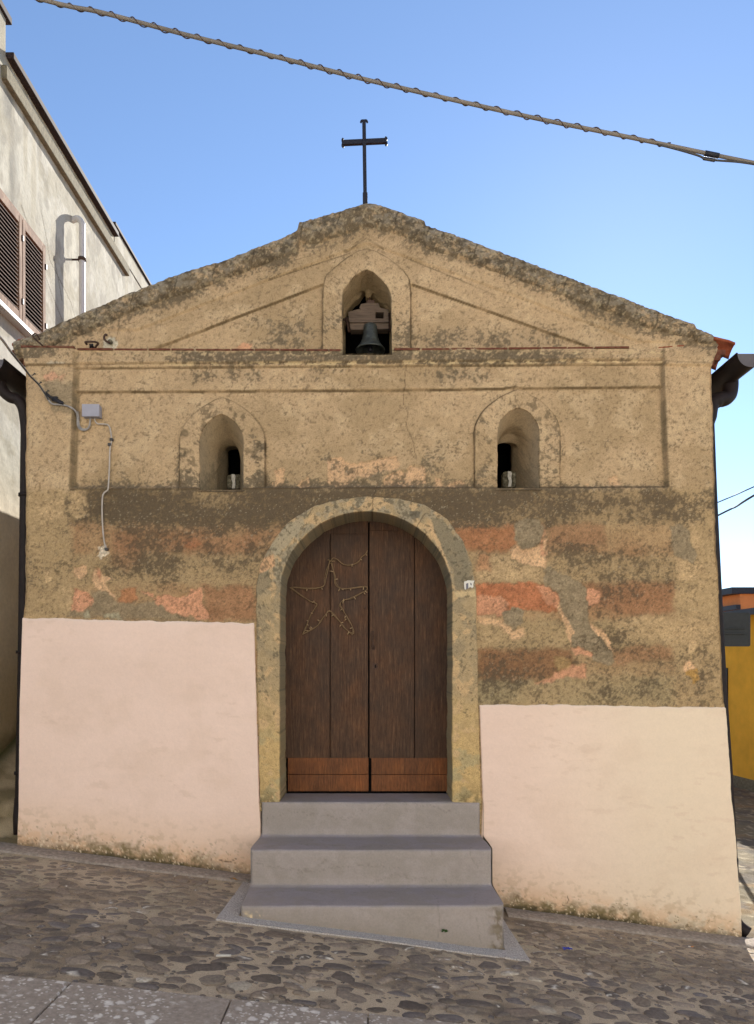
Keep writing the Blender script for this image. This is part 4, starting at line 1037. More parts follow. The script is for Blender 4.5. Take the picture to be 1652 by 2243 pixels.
# granite footing round the steps
def strip(pts_in, pts_out, name):
    mb = MB(); v = []
    for (x, y) in pts_in + pts_out: v.append((x, y, float(ground_z(x, y)) + .009))
    k = len(pts_in); f = [(i, i + 1, k + i + 1, k + i) for i in range(k - 1)]
    vb = [(x, y, z - .08) for x, y, z in v]; mb.add(v + vb, f + [(k + i, k + i + 1, 3 * k + i + 1, 3 * k + i) for i in range(k - 1)]); return mb.build(name, M['granite'], None)
xa = np.linspace(-.96, .97, 12)
o = strip([(-.90, -.05), (-.90, -.5), (-.90, -.975)] + [(x, -.975) for x in np.linspace(-.8, .8, 9)] + [(.90, -.975), (.90, -.5), (.90, -.05)],
      [(-1.0, -.05), (-1.01, -.5), (-1.03, -1.085)] + [(x * 1.03 / .9, -1.09 - .02 * (x > .3)) for x in np.linspace(-.8, .8, 9)] + [(1.04, -1.12), (1.01, -.5), (1.0, -.05)], 'kerb')
tag(o, kind='structure')

# ------------------------------------------------------------------ cross
cx, cy_ = 798, .03
cross = empty('metal_cross', P(800, 452, .03), 'plain black iron cross on the apex of the gable', 'cross')
def cp(u, v, y=.03): return P(u, v, y)
mb = MB()
def bar(mb, a, b, w, t=.012):
    a = Vector(a); b = Vector(b); d = (b - a).normalized(); s = Vector((0, 1, 0)).cross(d).normalized() * w / 2; k = Vector((0, t / 2, 0))
    v = [a - s - k, a + s - k, a + s + k, a - s + k, b - s - k, b + s - k, b + s + k, b - s + k]
    mb.add(v, [(3, 2, 1, 0), (4, 5, 6, 7), (0, 1, 5, 4), (1, 2, 6, 5), (2, 3, 7, 6), (3, 0, 4, 7)])
bar(mb, cp(797.5, 265), cp(800.5, 470), .030, .030); bar(mb, cp(800, 425), cp(800.4, 480), .040, .040)
mb.build('upright', M['iron'], cross)
mb = MB(); bar(mb, cp(751, 313.5), cp(846, 309), .036, .026); mb.build('crossbar', M['iron'], cross)
for pl_ in ([(790.5, 268.5), (792.5, 264.5), (797.5, 264.2), (802.5, 264.2), (805, 268.5)], [(752, 303.5), (750, 307), (751, 313.5), (750, 319), (753, 323)], [(844, 300.5), (847, 303.5), (846, 309), (847.5, 315), (845, 319)]):
    MB().tube(spline([cp(*p) for p in pl_], 6), .0085, 6).build('flared_end', M['iron'], cross, True)

# ------------------------------------------------------------------ bell
BY = .17
bell = empty('bell', P(811, 777, BY), 'green-grey bronze bell hanging from a wooden headstock in the gable niche', 'bell')
def bp(cx_, cy_, y=BY): return P(689.5 + .1421 * cx_, 572.2 + .1421 * cy_, y)
hs = [(550, 1085), (520, 830), (670, 785), (715, 705), (800, 690), (980, 695), (1010, 765), (1135, 790), (1138, 1060)]
hole = [(940, 830), (1060, 835), (1060, 930), (935, 925)]
mb = MB()
def quadp(mb, l): mb.prism([(bp(*p)[0], bp(*p)[2]) for p in l], BY - .05, BY + .06)
quadp(mb, [(520, 830), (670, 785), (720, 790), (937, 800), (937, 985), (536, 985)]); quadp(mb, [(690, 765), (715, 705), (800, 690), (980, 695), (1010, 765), (1008, 800), (720, 790)])
quadp(mb, [(937, 800), (1008, 800), (1010, 765), (1135, 790), (1135, 832), (937, 828)]); quadp(mb, [(1062, 832), (1135, 832), (1136, 985), (1062, 985)]); quadp(mb, [(937, 928), (1062, 932), (1062, 985), (937, 985)])
mb.prism([(bp(*p)[0], bp(*p)[2]) for p in [(540, 985), (1136, 985), (1136, 1075), (556, 1085)]], BY - .035, BY + .05)
mb.build('headstock', M['old_wood'], bell)
r = .125; bx0, _, bz0 = bp(858, 995); H = .215
prof_b = [(0.0, 0), (.035, -.001), (.050, -.010), (.056, -.025), (.058, -.05), (.061, -.085), (.068, -.12), (.080, -.155), (.098, -.185), (.116, -.206), (.124, -.216), (.123, -.222), (.112, -.222), (.10, -.205), (.07, -.15), (.05, -.06), (.0, -.03)]
MB().lathe(prof_b, (bx0, BY - .03, bz0), 40).build('bell_body', M['bronze'], bell, True)
mb = MB(); mb.tube([(bx0, BY - .03, bz0 - .06), (bx0, BY - .03, bz0 - .2)], .008, 8).tube([(bx0, BY - .03, bz0 - .19), (bx0, BY - .03, bz0 - .23)], .02, 10); mb.build('clapper', M['iron'], bell, True)
mb = MB(); mb.tube([bp(845, 560), bp(848, 690)], .006, 6); mb.box(tuple(np.array(bp(800, 700, BY - .04))), tuple(np.array(bp(925, 672, BY + .04))), .004)
mb.tube([bp(490, 870), bp(535, 1090)], .012, 8).tube([bp(1158, 800), bp(1160, 1080)], .012, 8)
mb.tube([bp(420, 900), bp(1200, 900)], .010, 8); mb.build('iron_strap', M['rust'], bell, True)

# ------------------------------------------------------------------ small stones in the slit windows
def rock(name, cu, cv, wu, hv, y, label, seed):
    t = empty(name, P(cu, cv + hv / 2, y), label, 'stone block', 'stone blocks in the slit windows')
    n1, n2 = 24, 28
    A, B = np.meshgrid(np.linspace(0, math.pi, n1), np.linspace(0, 2 * math.pi, n2), indexing='ij')
    def sp(t_, e): return np.sign(t_) * np.abs(t_) ** e
    X = sp(np.sin(A), .35) * sp(np.cos(B), .35); Yq = sp(np.sin(A), .35) * sp(np.sin(B), .35); Z = sp(np.cos(A), .35)
    k = 1 + .14 * (fbm(B * 1.5 + seed, A * 2, 3, seed) - .5)
    c = P(cu, cv, y); s = (CAM_D + y) / F_PX
    G = np.stack([c[0] + X * k * wu / 2 * s, c[1] + Yq * .05, c[2] + Z * k * hv / 2 * s], -1)
    grid_obj('block', G, M['dark_stone'], t)
    # pale mortar smear down its face
    m = MB(); pl = [(-.24, .96), (.16, .92), (.30, .70), (.22, .2), (.28, -.3), (.20, -.9), (-.20, -.93), (-.10, -.2), (-.26, .3)]
    m.prism([(c[0] + a * wu / 2 * s, c[2] + b * hv / 2 * s) for a, b in pl], c[1] - .056, c[1] - .04); m.build('pale_patch', M['white_patch'], t)
rock('stone_block', 514, 1058, 31, 33, .42, 'dark stone block with broad white patch in the slit window left of the bell', 3)
rock('stone_block', 1114, 1053, 31, 36, .42, 'grey stone block with narrow pale streak in the slit window right of the bell', 8)

# ------------------------------------------------------------------ star of wire and little bulbs on the door
SY = DY - .016
def s4(cx_, cy_): return ((840 + .1816 * cx_) * .73357, (1640 + .1816 * cy_) * .73357)
star = empty('star_decoration', P(*s4(800, 700), SY), 'five-pointed star of wired fairy lights hung on the left door leaf', 'star light')
loop = [(805, 200), (770, 340), (735, 480), (690, 600), (600, 640), (420, 655), (250, 640), (160, 640), (190, 680), (330, 760), (470, 845), (570, 870), (580, 910), (500, 1070), (440, 1200), (390, 1330), (360, 1380), (430, 1370), (560, 1270), (640, 1190), (720, 1080), (795, 1030), (850, 1070), (960, 1200), (1060, 1310), (1150, 1385), (1190, 1370), (1160, 1270), (1080, 1130), (1000, 990), (975, 920), (1010, 850), (1140, 805), (1280, 730), (1400, 680), (1415, 640), (1340, 615), (1150, 655), (1030, 635), (950, 640), (895, 580), (870, 440), (840, 290), (822, 205)]
wire = [P(*s4(a + rng.uniform(-12, 12), b + rng.uniform(-12, 12)), SY + rng.uniform(-.004, .004)) for a, b in loop]
mb = MB().tube(spline(wire, 5), .0040, 6); mb.tube(spline([Vector(w) + Vector((rng.uniform(-.011, .011), -.003, rng.uniform(-.011, .011))) for w in wire], 5), .0026, 5)
mb.tube(spline([P(*s4(770, 175), SY), P(*s4(820, 195), SY - .006), P(*s4(880, 200), SY)], 5), .004, 6).build('wire', M['star_wire'], star, True)
cordp = [P(*s4(a, b), SY) for a, b in ((825, 185), (850, 145), (920, 165), (1000, 235), (1080, 262), (1180, 250), (1270, 205), (1320, 130), (1390, 75), (1418, 20))]
MB().tube(spline(cordp, 6), .0046, 6).build('cord', M['star_wire'], star, True)
mb = MB()
for a, b in ((795, 240), (760, 180), (850, 190)): mb.tube([P(*s4(a, b), SY), P(*s4(a + 30, b - 15), SY - .006)], .003, 5)
mb.build('wire_tie', M['star_wire'], star)
for (a, b, da, db) in ((800, 360, 55, 8), (880, 500, 50, -12), (665, 645, 14, 14), (425, 655, -6, 30), (945, 690, 16, -40), (1000, 655, 20, 14), (1140, 655, 4, 18), (1352, 625, -4, 40), (1380, 690, 30, 22), (1360, 715, 20, 24), (1195, 785, 26, 34), (1010, 890, 16, -50), (1025, 820, 10, 26),
                         (975, 1005, 20, -20), (1040, 1140, 16, -40), (1045, 1165, 26, -18), (960, 1275, 24, -30), (1090, 1405, 30, -50), (985, 1215, 30, -14), (830, 1100, 26, -22), (1130, 1305, 40, -14), (600, 1160, 28, 22), (460, 1290, 28, 26), (480, 1275, 28, 26), (400, 1335, 40, 6), (420, 1240, 24, 8), (490, 1045, 26, 10), (505, 860, 10, 18), (535, 850, 6, 20), (1160, 285, 8, -46), (1295, 160, 30, 16), (1390, 85, 18, 14), (745, 1105, -6, -36), (440, 1185, -14, -16)):
    MB().tube([P(*s4(a, b), SY - .004), P(*s4(a + da, b + db), SY - .010)], .0048, 6).build('bulb', M['bulb'], star, True)

# ------------------------------------------------------------------ house number tile, broken
def t5(cx_, cy_): return ((1340 + .07264 * cx_) * .73357, (1680 + .07264 * cy_) * .73357)
TYY = -.062
tile = empty('house_number_tile', P(*t5(830, 900), TYY), 'broken white house number tile beside the right side of the door arch', 'number tile')
outl = [(630, 860), (640, 780), (720, 770), (760, 740), (850, 735), (960, 750), (1040, 745), (1060, 735), (1020, 820), (1000, 900), (1010, 1010), (960, 1050), (930, 1040), (900, 1010), (820, 1040), (800, 1070), (740, 1080), (690, 1115), (650, 1090), (635, 1000)]
def tp(l, y): return [(P(*t5(*p), y)[0], P(*t5(*p), y)[2]) for p in l]
MB().prism(tp(outl, TYY), TYY - .012, TYY + .006).build('tile', M['tile_white'], tile)
mb = MB(); mb.prism(tp([(705, 880), (730, 860), (800, 845), (795, 1075), (745, 1085), (708, 1110)], TYY), TYY - .0135, TYY - .011)
mb.prism(tp([(850, 845), (890, 835), (930, 860), (940, 940), (905, 940), (875, 900), (900, 880)], TYY), TYY - .0135, TYY - .011)
mb.prism(tp([(815, 1040), (850, 1005), (910, 1005), (935, 1035), (900, 1012), (850, 1018)], TYY), TYY - .0135, TYY - .011)
mb.build('number', M['ink'], tile)

# ------------------------------------------------------------------ electric box and cables on the wall
boxo = empty('junction_box', P(202, 902, -.02), 'small pale grey electrical junction box on the upper left wall', 'junction box')
x0, _, z0 = P(184, 915, -.03); x1, _, z1 = P(220.5, 889, -.03)
MB().box((x0, -.050, z0), (x1, .0, z1), .004).build('box_body', M['grey_plastic'], boxo); MB().box((x0 - .003, -.066, z0 - .002), (x1 + .003, -.051, z1 + .003), .004).build('lid', M['grey_plastic'], boxo)
def wl(u, v, y): return P(u, v, y)
def w7(cx_, cy_): return (.151 * cx_, 704.2 + .151 * cy_)
t = empty('power_cable', P(100, 860, -.1), 'grey service cable slung from upper left to the junction box', 'cable')
line = [P(-60, 683, -1.5), P(-20, 722, -1.25), P(*w7(20, 250), -1.1), P(*w7(160, 440), -.8), P(*w7(330, 650), -.45), P(*w7(440, 790), -.26), P(*w7(560, 910), -.15), P(*w7(650, 1040), -.10), P(*w7(700, 1130), -.085)]
MB().tube(spline(line, 8), .0085, 8).build('span', M['grey_cable'], t, True)
MB().tube(spline([Vector(p) + Vector((.004, -.006, -.006)) for p in line[3:]], 8), .006, 6).build('messenger_wire', M['dark_cable'], t, True)
tail = [P(*w7(700, 1130), -.085), P(*w7(760, 1195), -.075), P(*w7(860, 1205), -.066), P(*w7(960, 1220), -.066), P(*w7(1050, 1260), -.064), P(*w7(1110, 1320), -.04), P(*w7(1125, 1400), -.018), P(*w7(1130, 1510), -.016), P(*w7(1180, 1570), -.018), P(*w7(1250, 1570), -.018), P(*w7(1300, 1510), -.02), P(*w7(1312, 1400), -.022)]
MB().tube(spline(tail, 8), .0075, 8).tube(spline([Vector(p) + Vector((.012, -.004, .006)) for p in tail[5:10]], 8), .0055, 6).build('tail', M['grey_cable'], t, True)
mb = MB(); mb.tube(spline([P(*w7(670, 1040), -.10), P(*w7(740, 1100), -.09), P(*w7(830, 1105), -.085), P(*w7(760, 1130), -.08), P(*w7(860, 1170), -.08), P(*w7(920, 1190), -.075)], 6), .011, 8).tube([P(*w7(780, 1120), -.09), P(*w7(910, 1185), -.07)], .014, 8)
mb.build('clamp', M['iron'], t, True)
for a, b in ((480, 780), (570, 905), (675, 1025)):
    y = -.12
    MB().tube(spline([P(*w7(a - 20, b), -.2 if a < 500 else y), P(*w7(a + 5, b - 5), -.2 if a < 500 else y), P(*w7(a + 25, b - 30), -.21 if a < 500 else y - .01), P(*w7(a + 34, b - 12), -.2 if a < 500 else y)], 4), .0045, 5).build('twist_tie', M['dark_cable'], t, True)
t = empty('wall_cable', P(240, 1100, -.03), 'thin pale cable running down the left wall from the junction box', 'cable')
path = [(208, 915), (208.5, 921), (214, 928), (228, 929), (237, 931), (242, 942), (244.5, 965), (241, 985), (240, 1020), (238, 1060), (236, 1073), (228, 1080), (224.5, 1092), (224, 1130), (226, 1165), (229, 1190), (233, 1201)]
MB().tube(spline([P(u, v, -.02 if v < 1060 else -.068) for u, v in path], 6), .0062, 8).build('cable', M['pale_cable'], t, True)
for u, v, y in ((244, 963, -.02), (240, 974, -.02), (233, 1203, -.066)): MB().box((P(u - 3, v, y)[0], y - .012, P(u, v + 3, y)[2]), (P(u + 4, v, y)[0], y + .01, P(u, v - 3, y)[2]), .002).build('cable_clip', M['dark_cable'], t)

# rusty rings fixed above the cornice on the left
t = empty('iron_ring', P(205, 760, -.05), 'rusty oval iron ring on the cornice, left of the pale plaster patch', 'iron ring', 'rusty iron fixings')
y = -.075
MB().tube(spline([P(*w7(1260, 330), y), P(*w7(1240, 300), y - .03), P(*w7(1300, 293), y - .045), P(*w7(1390, 298), y - .045), P(*w7(1425, 320), y - .02), P(*w7(1400, 352), y), P(*w7(1380, 390), -.02)], 6), .0085, 8).build('ring', M['rust'], t, True)
mb = MB(); mb.tube([P(*w7(1310, 400), -.03), P(*w7(1315, 345), y), P(*w7(1305, 330), y)], .008, 6).tube([P(*w7(1345, 400), -.03), P(*w7(1340, 330), y)], .008, 6).tube([P(*w7(1375, 400), -.03), P(*w7(1335, 340), y)], .007, 6); mb.build('staple', M['iron'], t, True)
t = empty('iron_hook', P(240, 750, -.05), 'rusty iron hook curling out of the pale plaster patch by the roof edge', 'iron hook', 'rusty iron fixings')
MB().tube(spline([P(*w7(1600, 300), -.01), P(*w7(1575, 300), -.06), P(*w7(1540, 285), -.075), P(*w7(1515, 250), -.075), P(*w7(1515, 215), -.075), P(*w7(1535, 190), -.075), P(*w7(1558, 205), -.07)], 6), .009, 8).build('hook', M['rust'], t, True)
MB().tube([P(*w7(1600, 295), -.04), P(*w7(1605, 300), .01)], .02, 8).build('socket', M['dark_stone'], t, True)
t = empty('iron_ring', P(105, 735, -.06), 'thin rusty wire loop standing on the roof edge above the left gutter', 'iron ring', 'rusty iron fixings')
MB().tube(spline([P(*w7(620, 350), -.08), P(*w7(560, 300), -.085), P(*w7(500, 240), -.085), P(*w7(478, 200), -.08), P(*w7(500, 180), -.08), P(*w7(535, 190), -.08), P(*w7(575, 260), -.08)], 6), .007, 6).build('loop', M['rust'], t, True)

# ------------------------------------------------------------------ overhead cable across the sky
CA = [(-700, -260), (-300, -112), (100, 1), (225, 28), (415, 78), (615, 127), (825, 180), (1146, 253), (1366, 298), (1652, 357), (2000, 424), (2500, 515)]
def ydep(u): return -1.45 + .32 * (u / 1652.0)
t = empty('overhead_cable', P(825, 180, ydep(825)), 'thick faded cable wrapped in a spiral wire, strung across the sky', 'cable')
cp_ = spline([P(u, v, ydep(u)) for u, v in CA], 24)
MB().tube(cp_, .0118, 12).build('cable', M['bundle'], t, True)
# second strand lying beside it
MB().tube([Vector(p) + Vector((0, .006, .010)) for p in cp_], .0080, 10).build('upper_strand', M['grey_cable'], t, True)
L = [0]
for a, b in zip(cp_[:-1], cp_[1:]): L.append(L[-1] + (b - a).length)
L = np.array(L); cpa = np.array([tuple(p) for p in cp_])
s = np.arange(0, L[-1], .006); hx = np.stack([np.interp(s, L, cpa[:, i]) for i in range(3)], -1)
dirv = np.gradient(hx, axis=0); dirv /= np.linalg.norm(dirv, axis=1)[:, None]
n1 = np.cross(dirv, [0, 1, 0]); n1 /= np.linalg.norm(n1, axis=1)[:, None]; n2 = np.cross(dirv, n1)
ph = s / .128 * 2 * math.pi + .8 * np.sin(s * 3.1)
rr = .0158 + .0010 * np.sin(s * 5)
hel = hx + np.array([0, .005, .004]) + n1 * (np.cos(ph) * rr)[:, None] + n2 * (np.sin(ph) * rr)[:, None]
umax = 1470
xm = P(umax, 320, ydep(umax))[0]
MB().tube([Vector(p) for p in hel if p[0] < xm and p[0] > -3.2], .0034, 6).build('lashing_wire', M['rust'], t, True)
dw = [(1440, 316), (1490, 329), (1530, 341), (1548, 349), (1580, 352), (1620, 355), (1660, 361)]
MB().tube(spline([P(u, v, ydep(u) - .004) for u, v in dw], 8), .0062, 8).build('drop_wire', M['dark_cable'], t, True)
MB().tube([P(1541, 347, ydep(1541)), P(1566, 351.5, ydep(1566))], .010, 8).build('tape', M['iron'], t, True); MB().tube([P(1544, 335.5, ydep(1544)), P(1574, 341.5, ydep(1574))], .0165, 10).build('tape', M['iron'], t, True)

# two thin wires behind the chapel on the right
def wire_(pts, r, lab, y0, y1):
    t = empty('overhead_wire', P(*pts[0], y0), lab, 'wire')
    n = len(pts); MB().tube(spline([P(u, v, y0 + (y1 - y0) * i / (n - 1)) for i, (u, v) in enumerate(pts)], 6), r, 6).build('wire', M['dark_cable'], t, True)
wire_([(1300, 1214), (1570, 1101.5), (1652, 1066), (1900, 955)], .010, 'thinner upper wire of the two crossing the sky right of the chapel', 7, 4)
wire_([(1300, 1268), (1572, 1129.5), (1612, 1110), (1652, 1085), (1900, 940)], .016, 'thicker lower wire of the two crossing the sky right of the chapel', 7, 4)

# ------------------------------------------------------------------ left building
XL_ = -3.70
def ly(u): return -XL_ * F_PX / (PU - u) - CAM_D                      # picture column on that wall -> y
def lz_(u, v): return CAM_Z + (PV - v) / F_PX * (ly(u) + CAM_D)
lb = empty('left_house', (XL_, 4, .5), 'tall pale rendered house with brown shutters on the left', 'house')
def lpaint(Yq, Z):
    n = fbm(Yq * 1.3, Z * 1.3, 4, 701); n2 = fbm(Yq * 6, Z * 4, 4, 703); st = fbm(Yq * 7, Z * .6, 4, 705)
    c = np.zeros(Yq.shape + (3,)) + C(176, 171, 156)
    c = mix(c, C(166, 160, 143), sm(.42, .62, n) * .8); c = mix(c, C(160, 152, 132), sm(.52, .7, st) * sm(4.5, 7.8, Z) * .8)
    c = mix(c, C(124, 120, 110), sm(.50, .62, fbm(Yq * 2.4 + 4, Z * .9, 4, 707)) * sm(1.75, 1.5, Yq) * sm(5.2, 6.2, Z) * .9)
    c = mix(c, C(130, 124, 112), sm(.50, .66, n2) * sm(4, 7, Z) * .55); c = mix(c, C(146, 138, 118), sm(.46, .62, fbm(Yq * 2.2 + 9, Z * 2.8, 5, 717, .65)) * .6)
    c = mix(c, C(214, 200, 178), sm(3.9, 3.0, Z) * .85); c = mix(c, C(180, 160, 124), sm(2.4, 1.4, Z) * .7)  # lower wall painted paler to lift the shade in the alley
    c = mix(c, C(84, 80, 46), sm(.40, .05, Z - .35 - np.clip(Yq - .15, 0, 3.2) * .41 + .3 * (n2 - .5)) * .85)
    for pts in ([(1.75, 6.7), (2.1, 6.4), (2.35, 6.2), (2.75, 5.95), (3.0, 5.6), (3.1, 5.45)], [(2.5, 6.6), (2.62, 6.4), (2.7, 6.2)], [(2.2, 6.9), (2.4, 6.5), (3.0, 6.3), (3.4, 5.9), (3.6, 5.6)]):
        c = mix(c, C(92, 84, 70), line_mask(Yq * 100 + 5 * (n2 - .5), Z * 100, [(a * 100, b * 100) for a, b in pts], .9) * .75)
    return c * (1 + .16 * (n2 - .5))[..., None]
YQ, ZQ = np.meshgrid(np.arange(-.3, 8, .0145), np.arange(-.2, 8.0, .0145), indexing='ij')
YQ = np.where(YQ > 7.9, 12.0, YQ); XQ = XL_ + .02 * (fbm(YQ * 1.2, ZQ * 1.2, 3, 711) - .5) + .006 * (fbm(YQ * 9, ZQ * 9, 3, 713) - .5)
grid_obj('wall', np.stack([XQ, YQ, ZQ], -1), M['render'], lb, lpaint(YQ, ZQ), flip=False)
# street front, upper storey block and roof
mb = MB(); mb.box((-11, -.29, -.2), (XL_ - .015, 11.9, 7.98)); mb.build('core', M['render_plain'] if 'render_plain' in M else M['cream'], lb)
Y1, Y2 = ly(14), ly(250)
YQ, ZQ = np.meshgrid(np.arange(-.3, Y1, .03), np.arange(7.98, 8.38, .03), indexing='ij')
grid_obj('upper_wall', np.stack([XL_ + .004 * fbm(YQ * 9, ZQ * 9, 2, 5), YQ, ZQ], -1), M['render'], lb, lpaint(YQ, ZQ))
YQ, ZQ = np.meshgrid(np.arange(Y2, 12, .03), np.arange(7.9, 8.16, .03), indexing='ij')
grid_obj('upper_wall', np.stack([XL_ + .006 + .004 * fbm(YQ * 9, ZQ * 9, 2, 5), YQ, ZQ], -1), M['render'], lb, lpaint(YQ, ZQ))
mb = MB(); mb.box((-11, -.28, 7.97), (XL_ - .01, Y1, 8.36)); mb.box((XL_ - .9, Y2, 7.97), (XL_ - .002, 11.9, 8.15)); mb.build('parapet', M['cream'], lb)
mb = MB(); mb.box((-11, -.5, 8.37), (XL_ + .03, Y1 + .06, 8.44), .006); mb.box((-11, Y1 + .0, 7.985), (XL_ + .075, Y2 - .01, 8.05), .006); mb.box((XL_ - .95, Y2 - .03, 8.155), (XL_ + .035, 12, 8.195), .004); mb.build('roof_edge', M['eave_dark'], lb)
MB().box((XL_ - .05, Y1 - .1, 7.70), (XL_ + .055, Y2 + .5, 7.84), .008).build('string_course', M['trim'], lb)
# shutters
ya, ym, yb = ly(-62), ly(38.5), ly(90)
def shutter(y0, y1, z0, z1):
    mb = MB(); X0, X1 = XL_ + .012, XL_ + .052; w = .062
    mb.box((X0, y0, z0), (X1, y0 + w, z1), .004); mb.box((X0, y1 - w, z0), (X1, y1, z1), .004)
    mb.box((X0 + .002, y0 + w, z0), (X1 - .002, y1 - w, z0 + .09), .004); mb.box((X0 + .002, y0 + w, z1 - .075), (X1 - .002, y1 - w, z1), .004)
    s = mb.build('shutter', M['shutter'], lb)
    sl = MB(); z = z0 + .10
    while z < z1 - .085:
        sl.add([(X0 + .004, y0 + w, z + .026), (X0 + .004, y1 - w, z + .026), (X1 - .006, y1 - w, z), (X1 - .006, y0 + w, z), (X0 + .004, y0 + w, z + .034), (X0 + .004, y1 - w, z + .034), (X1 - .006, y1 - w, z + .009), (X1 - .006, y0 + w, z + .009)], [(0, 1, 2, 3), (4, 7, 6, 5), (2, 6, 7, 3), (0, 4, 5, 1)])
        z += .043
    sl.build('slats', M['slat'], s)
    MB().box((XL_ + .006, y0 + w * .5, z0 + .05), (XL_ + .0115, y1 - w * .5, z1 - .04)).build('dark_gap', M['black'], s)
    for zz in (z0 + .22, z1 - .2): MB().box((X1 - .01, y1 - .004, zz - .03), (X1 + .01, y1 + .02, zz + .03), .003).build('hinge', M['iron'], s)
ZB, ZT = 5.42, 6.50
shutter(ya, ym - .004, ZB, ZT); shutter(ym + .004, yb, ZB, ZT)
mb = MB(); mb.box((XL_ - .01, yb + .002, ZB - .02), (XL_ + .04, yb + .03, ZT + .045), .003); mb.box((XL_ - .01, ya - .1, ZT + .004), (XL_ + .04, yb + .0015, ZT + .045), .003); mb.build('window_frame', M['shutter'], lb)
MB().box((XL_ - .01, ya - .2, ZB - .07), (XL_ + .09, yb + .10, ZB - .022), .006).build('window_sill', M['white_pvc'], lb)
# white flue pipe
yp = ly(158); zt = 7.36
MB().tube(spline([(XL_ - .02, yp + .02, zt - .02), (XL_ + .06, yp + .01, zt + .0), (XL_ + .12, yp, zt - .06), (XL_ + .125, yp, zt - .2), (XL_ + .125, yp, 6.2), (XL_ + .125, yp, 4.5), (XL_ + .125, yp, 1.6)], 8), .038, 16).build('pipe', M['white_pvc'], lb, True)
MB().tube([(XL_ + .125, yp, 6.83), (XL_ + .125, yp, 6.87)], .049, 16).tube([(XL_, yp, 6.85), (XL_ + .125, yp, 6.85)], .012, 8).build('pipe_bracket', M['rust'], lb, True)

# ------------------------------------------------------------------ houses at the right
def house_line(u, d): return (u - PU) / F_PX * d
dirx, diry = -.097, 1.0
yh = empty('yellow_house', (7.4, 8.8, -.6), 'low ochre yellow house with dark eaves behind the chapel on the right', 'house')
def wy(y): return 7.35 + (8.82 - y) * .097
def yrot(mb_pts): return mb_pts
def wallpoly(y0, y1, z0, z1, xo, th):
    return [(wy(y0) + xo, y0, z0), (wy(y1) + xo, y1, z0), (wy(y1) + xo, y1, z1), (wy(y0) + xo, y0, z1), (wy(y0) + xo + th, y0, z0), (wy(y1) + xo + th, y1, z0), (wy(y1) + xo + th, y1, z1), (wy(y0) + xo + th, y0, z1)]
BF = [(0, 1, 2, 3), (7, 6, 5, 4), (0, 4, 5, 1), (1, 5, 6, 2), (2, 6, 7, 3), (3, 7, 4, 0)]
MB().add(wallpoly(3.0, 15, -1.0, 2.86, 0, 6), BF).build('wall', M['yellow_wall'], yh)
MB().add(wallpoly(2.9, 15, -1.0, -.38, -.012, .01), BF).build('base_course', M['trim'], yh)
mb = MB(); 
mb.add([(wy(2.7) - .32, 2.7, 2.86), (wy(15.2) - .32, 15.2, 2.86), (wy(15.2) + 3, 15.2, 2.87), (wy(2.7) + 3, 2.7, 2.87), (wy(2.7) - .32, 2.7, 2.93), (wy(15.2) - .32, 15.2, 2.93), (wy(15.2) + 3, 15.2, 2.95), (wy(2.7) + 3, 2.7, 2.95)], BF); mb.build('roof', M['tile_dark'], yh)
MB().add(wallpoly(2.7, 15.2, 2.80, 2.92, -.42, .10), BF).build('gutter', M['slate_gutter'], yh)
w = MB().add(wallpoly(8.9, 9.75, .42, 1.80, -.02, .05), BF).build('window', M['dark_frame'], yh)
MB().add(wallpoly(8.86, 9.9, .34, .415, -.06, .09), BF).build('window_sill', M['gutter_end'], w)
oh = empty('orange_house', (10.8, 16, -.6), 'orange house with two dark eave lines rising behind the yellow house', 'house')
def wy2(y): return house_line(1581, 22.0) + (22.0 - CAM_D - y) * .097
def wp2(y0, y1, z0, z1, xo, th):
    return [(wy2(y0) + xo, y0, z0), (wy2(y1) + xo, y1, z0), (wy2(y1) + xo, y1, z1), (wy2(y0) + xo, y0, z1), (wy2(y0) + xo + th, y0, z0), (wy2(y1) + xo + th, y1, z0), (wy2(y1) + xo + th, y1, z1), (wy2(y0) + xo + th, y0, z1)]
MB().add(wp2(15.3, 26, -1, 4.02, 0, 6), BF).build('wall', M['orange_wall'], oh)
MB().add(wp2(15.2, 26.2, 3.98, 4.17, -.30, 6.4), BF).build('roof_edge', M['slate_gutter'], oh)
MB().add(wp2(15.25, 26.2, 3.52, 3.66, -.14, .13), BF).build('string_gutter', M['slate_gutter'], oh)
# road sign seen from behind
SYY = 3.6
sg = empty('road_sign', P(1578, 1900, SYY), 'dark back of a rectangular road sign on a post beside the chapel corner', 'road sign')
def rrect(x0, x1, z0, z1, r, n=5):
    o = []
    for cx_, cz, a0 in ((x1 - r, z1 - r, 0), (x0 + r, z1 - r, 90), (x0 + r, z0 + r, 180), (x1 - r, z0 + r, 270)):
        for k in range(n + 1):
            a = math.radians(a0 + 90 * k / n); o.append((cx_ + r * math.cos(a), cz + r * math.sin(a)))
    return o
a = P(1505, 1416, SYY); b = P(1644, 1342, SYY)
MB().prism(rrect(a[0], b[0], a[2], b[2], .025), SYY, SYY + .012).build('panel', M['sign_back'], sg)
mb = MB()
for v0, v1 in ((1374, 1378), (1386, 1390)): MB().box((P(1515, v1, SYY)[0], SYY - .022, P(0, v1, SYY)[2]), (P(1632, v0, SYY)[0], SYY - .001, P(0, v0, SYY)[2]), .003).build('rail', M['sign_back'], sg)
xp = P(1568, 1400, SYY)[0]
MB().tube([(xp, SYY - .05, -.6), (xp, SYY - .05, b[2] - .03)], .028, 12).build('post', M['gutter_end'], sg, True)

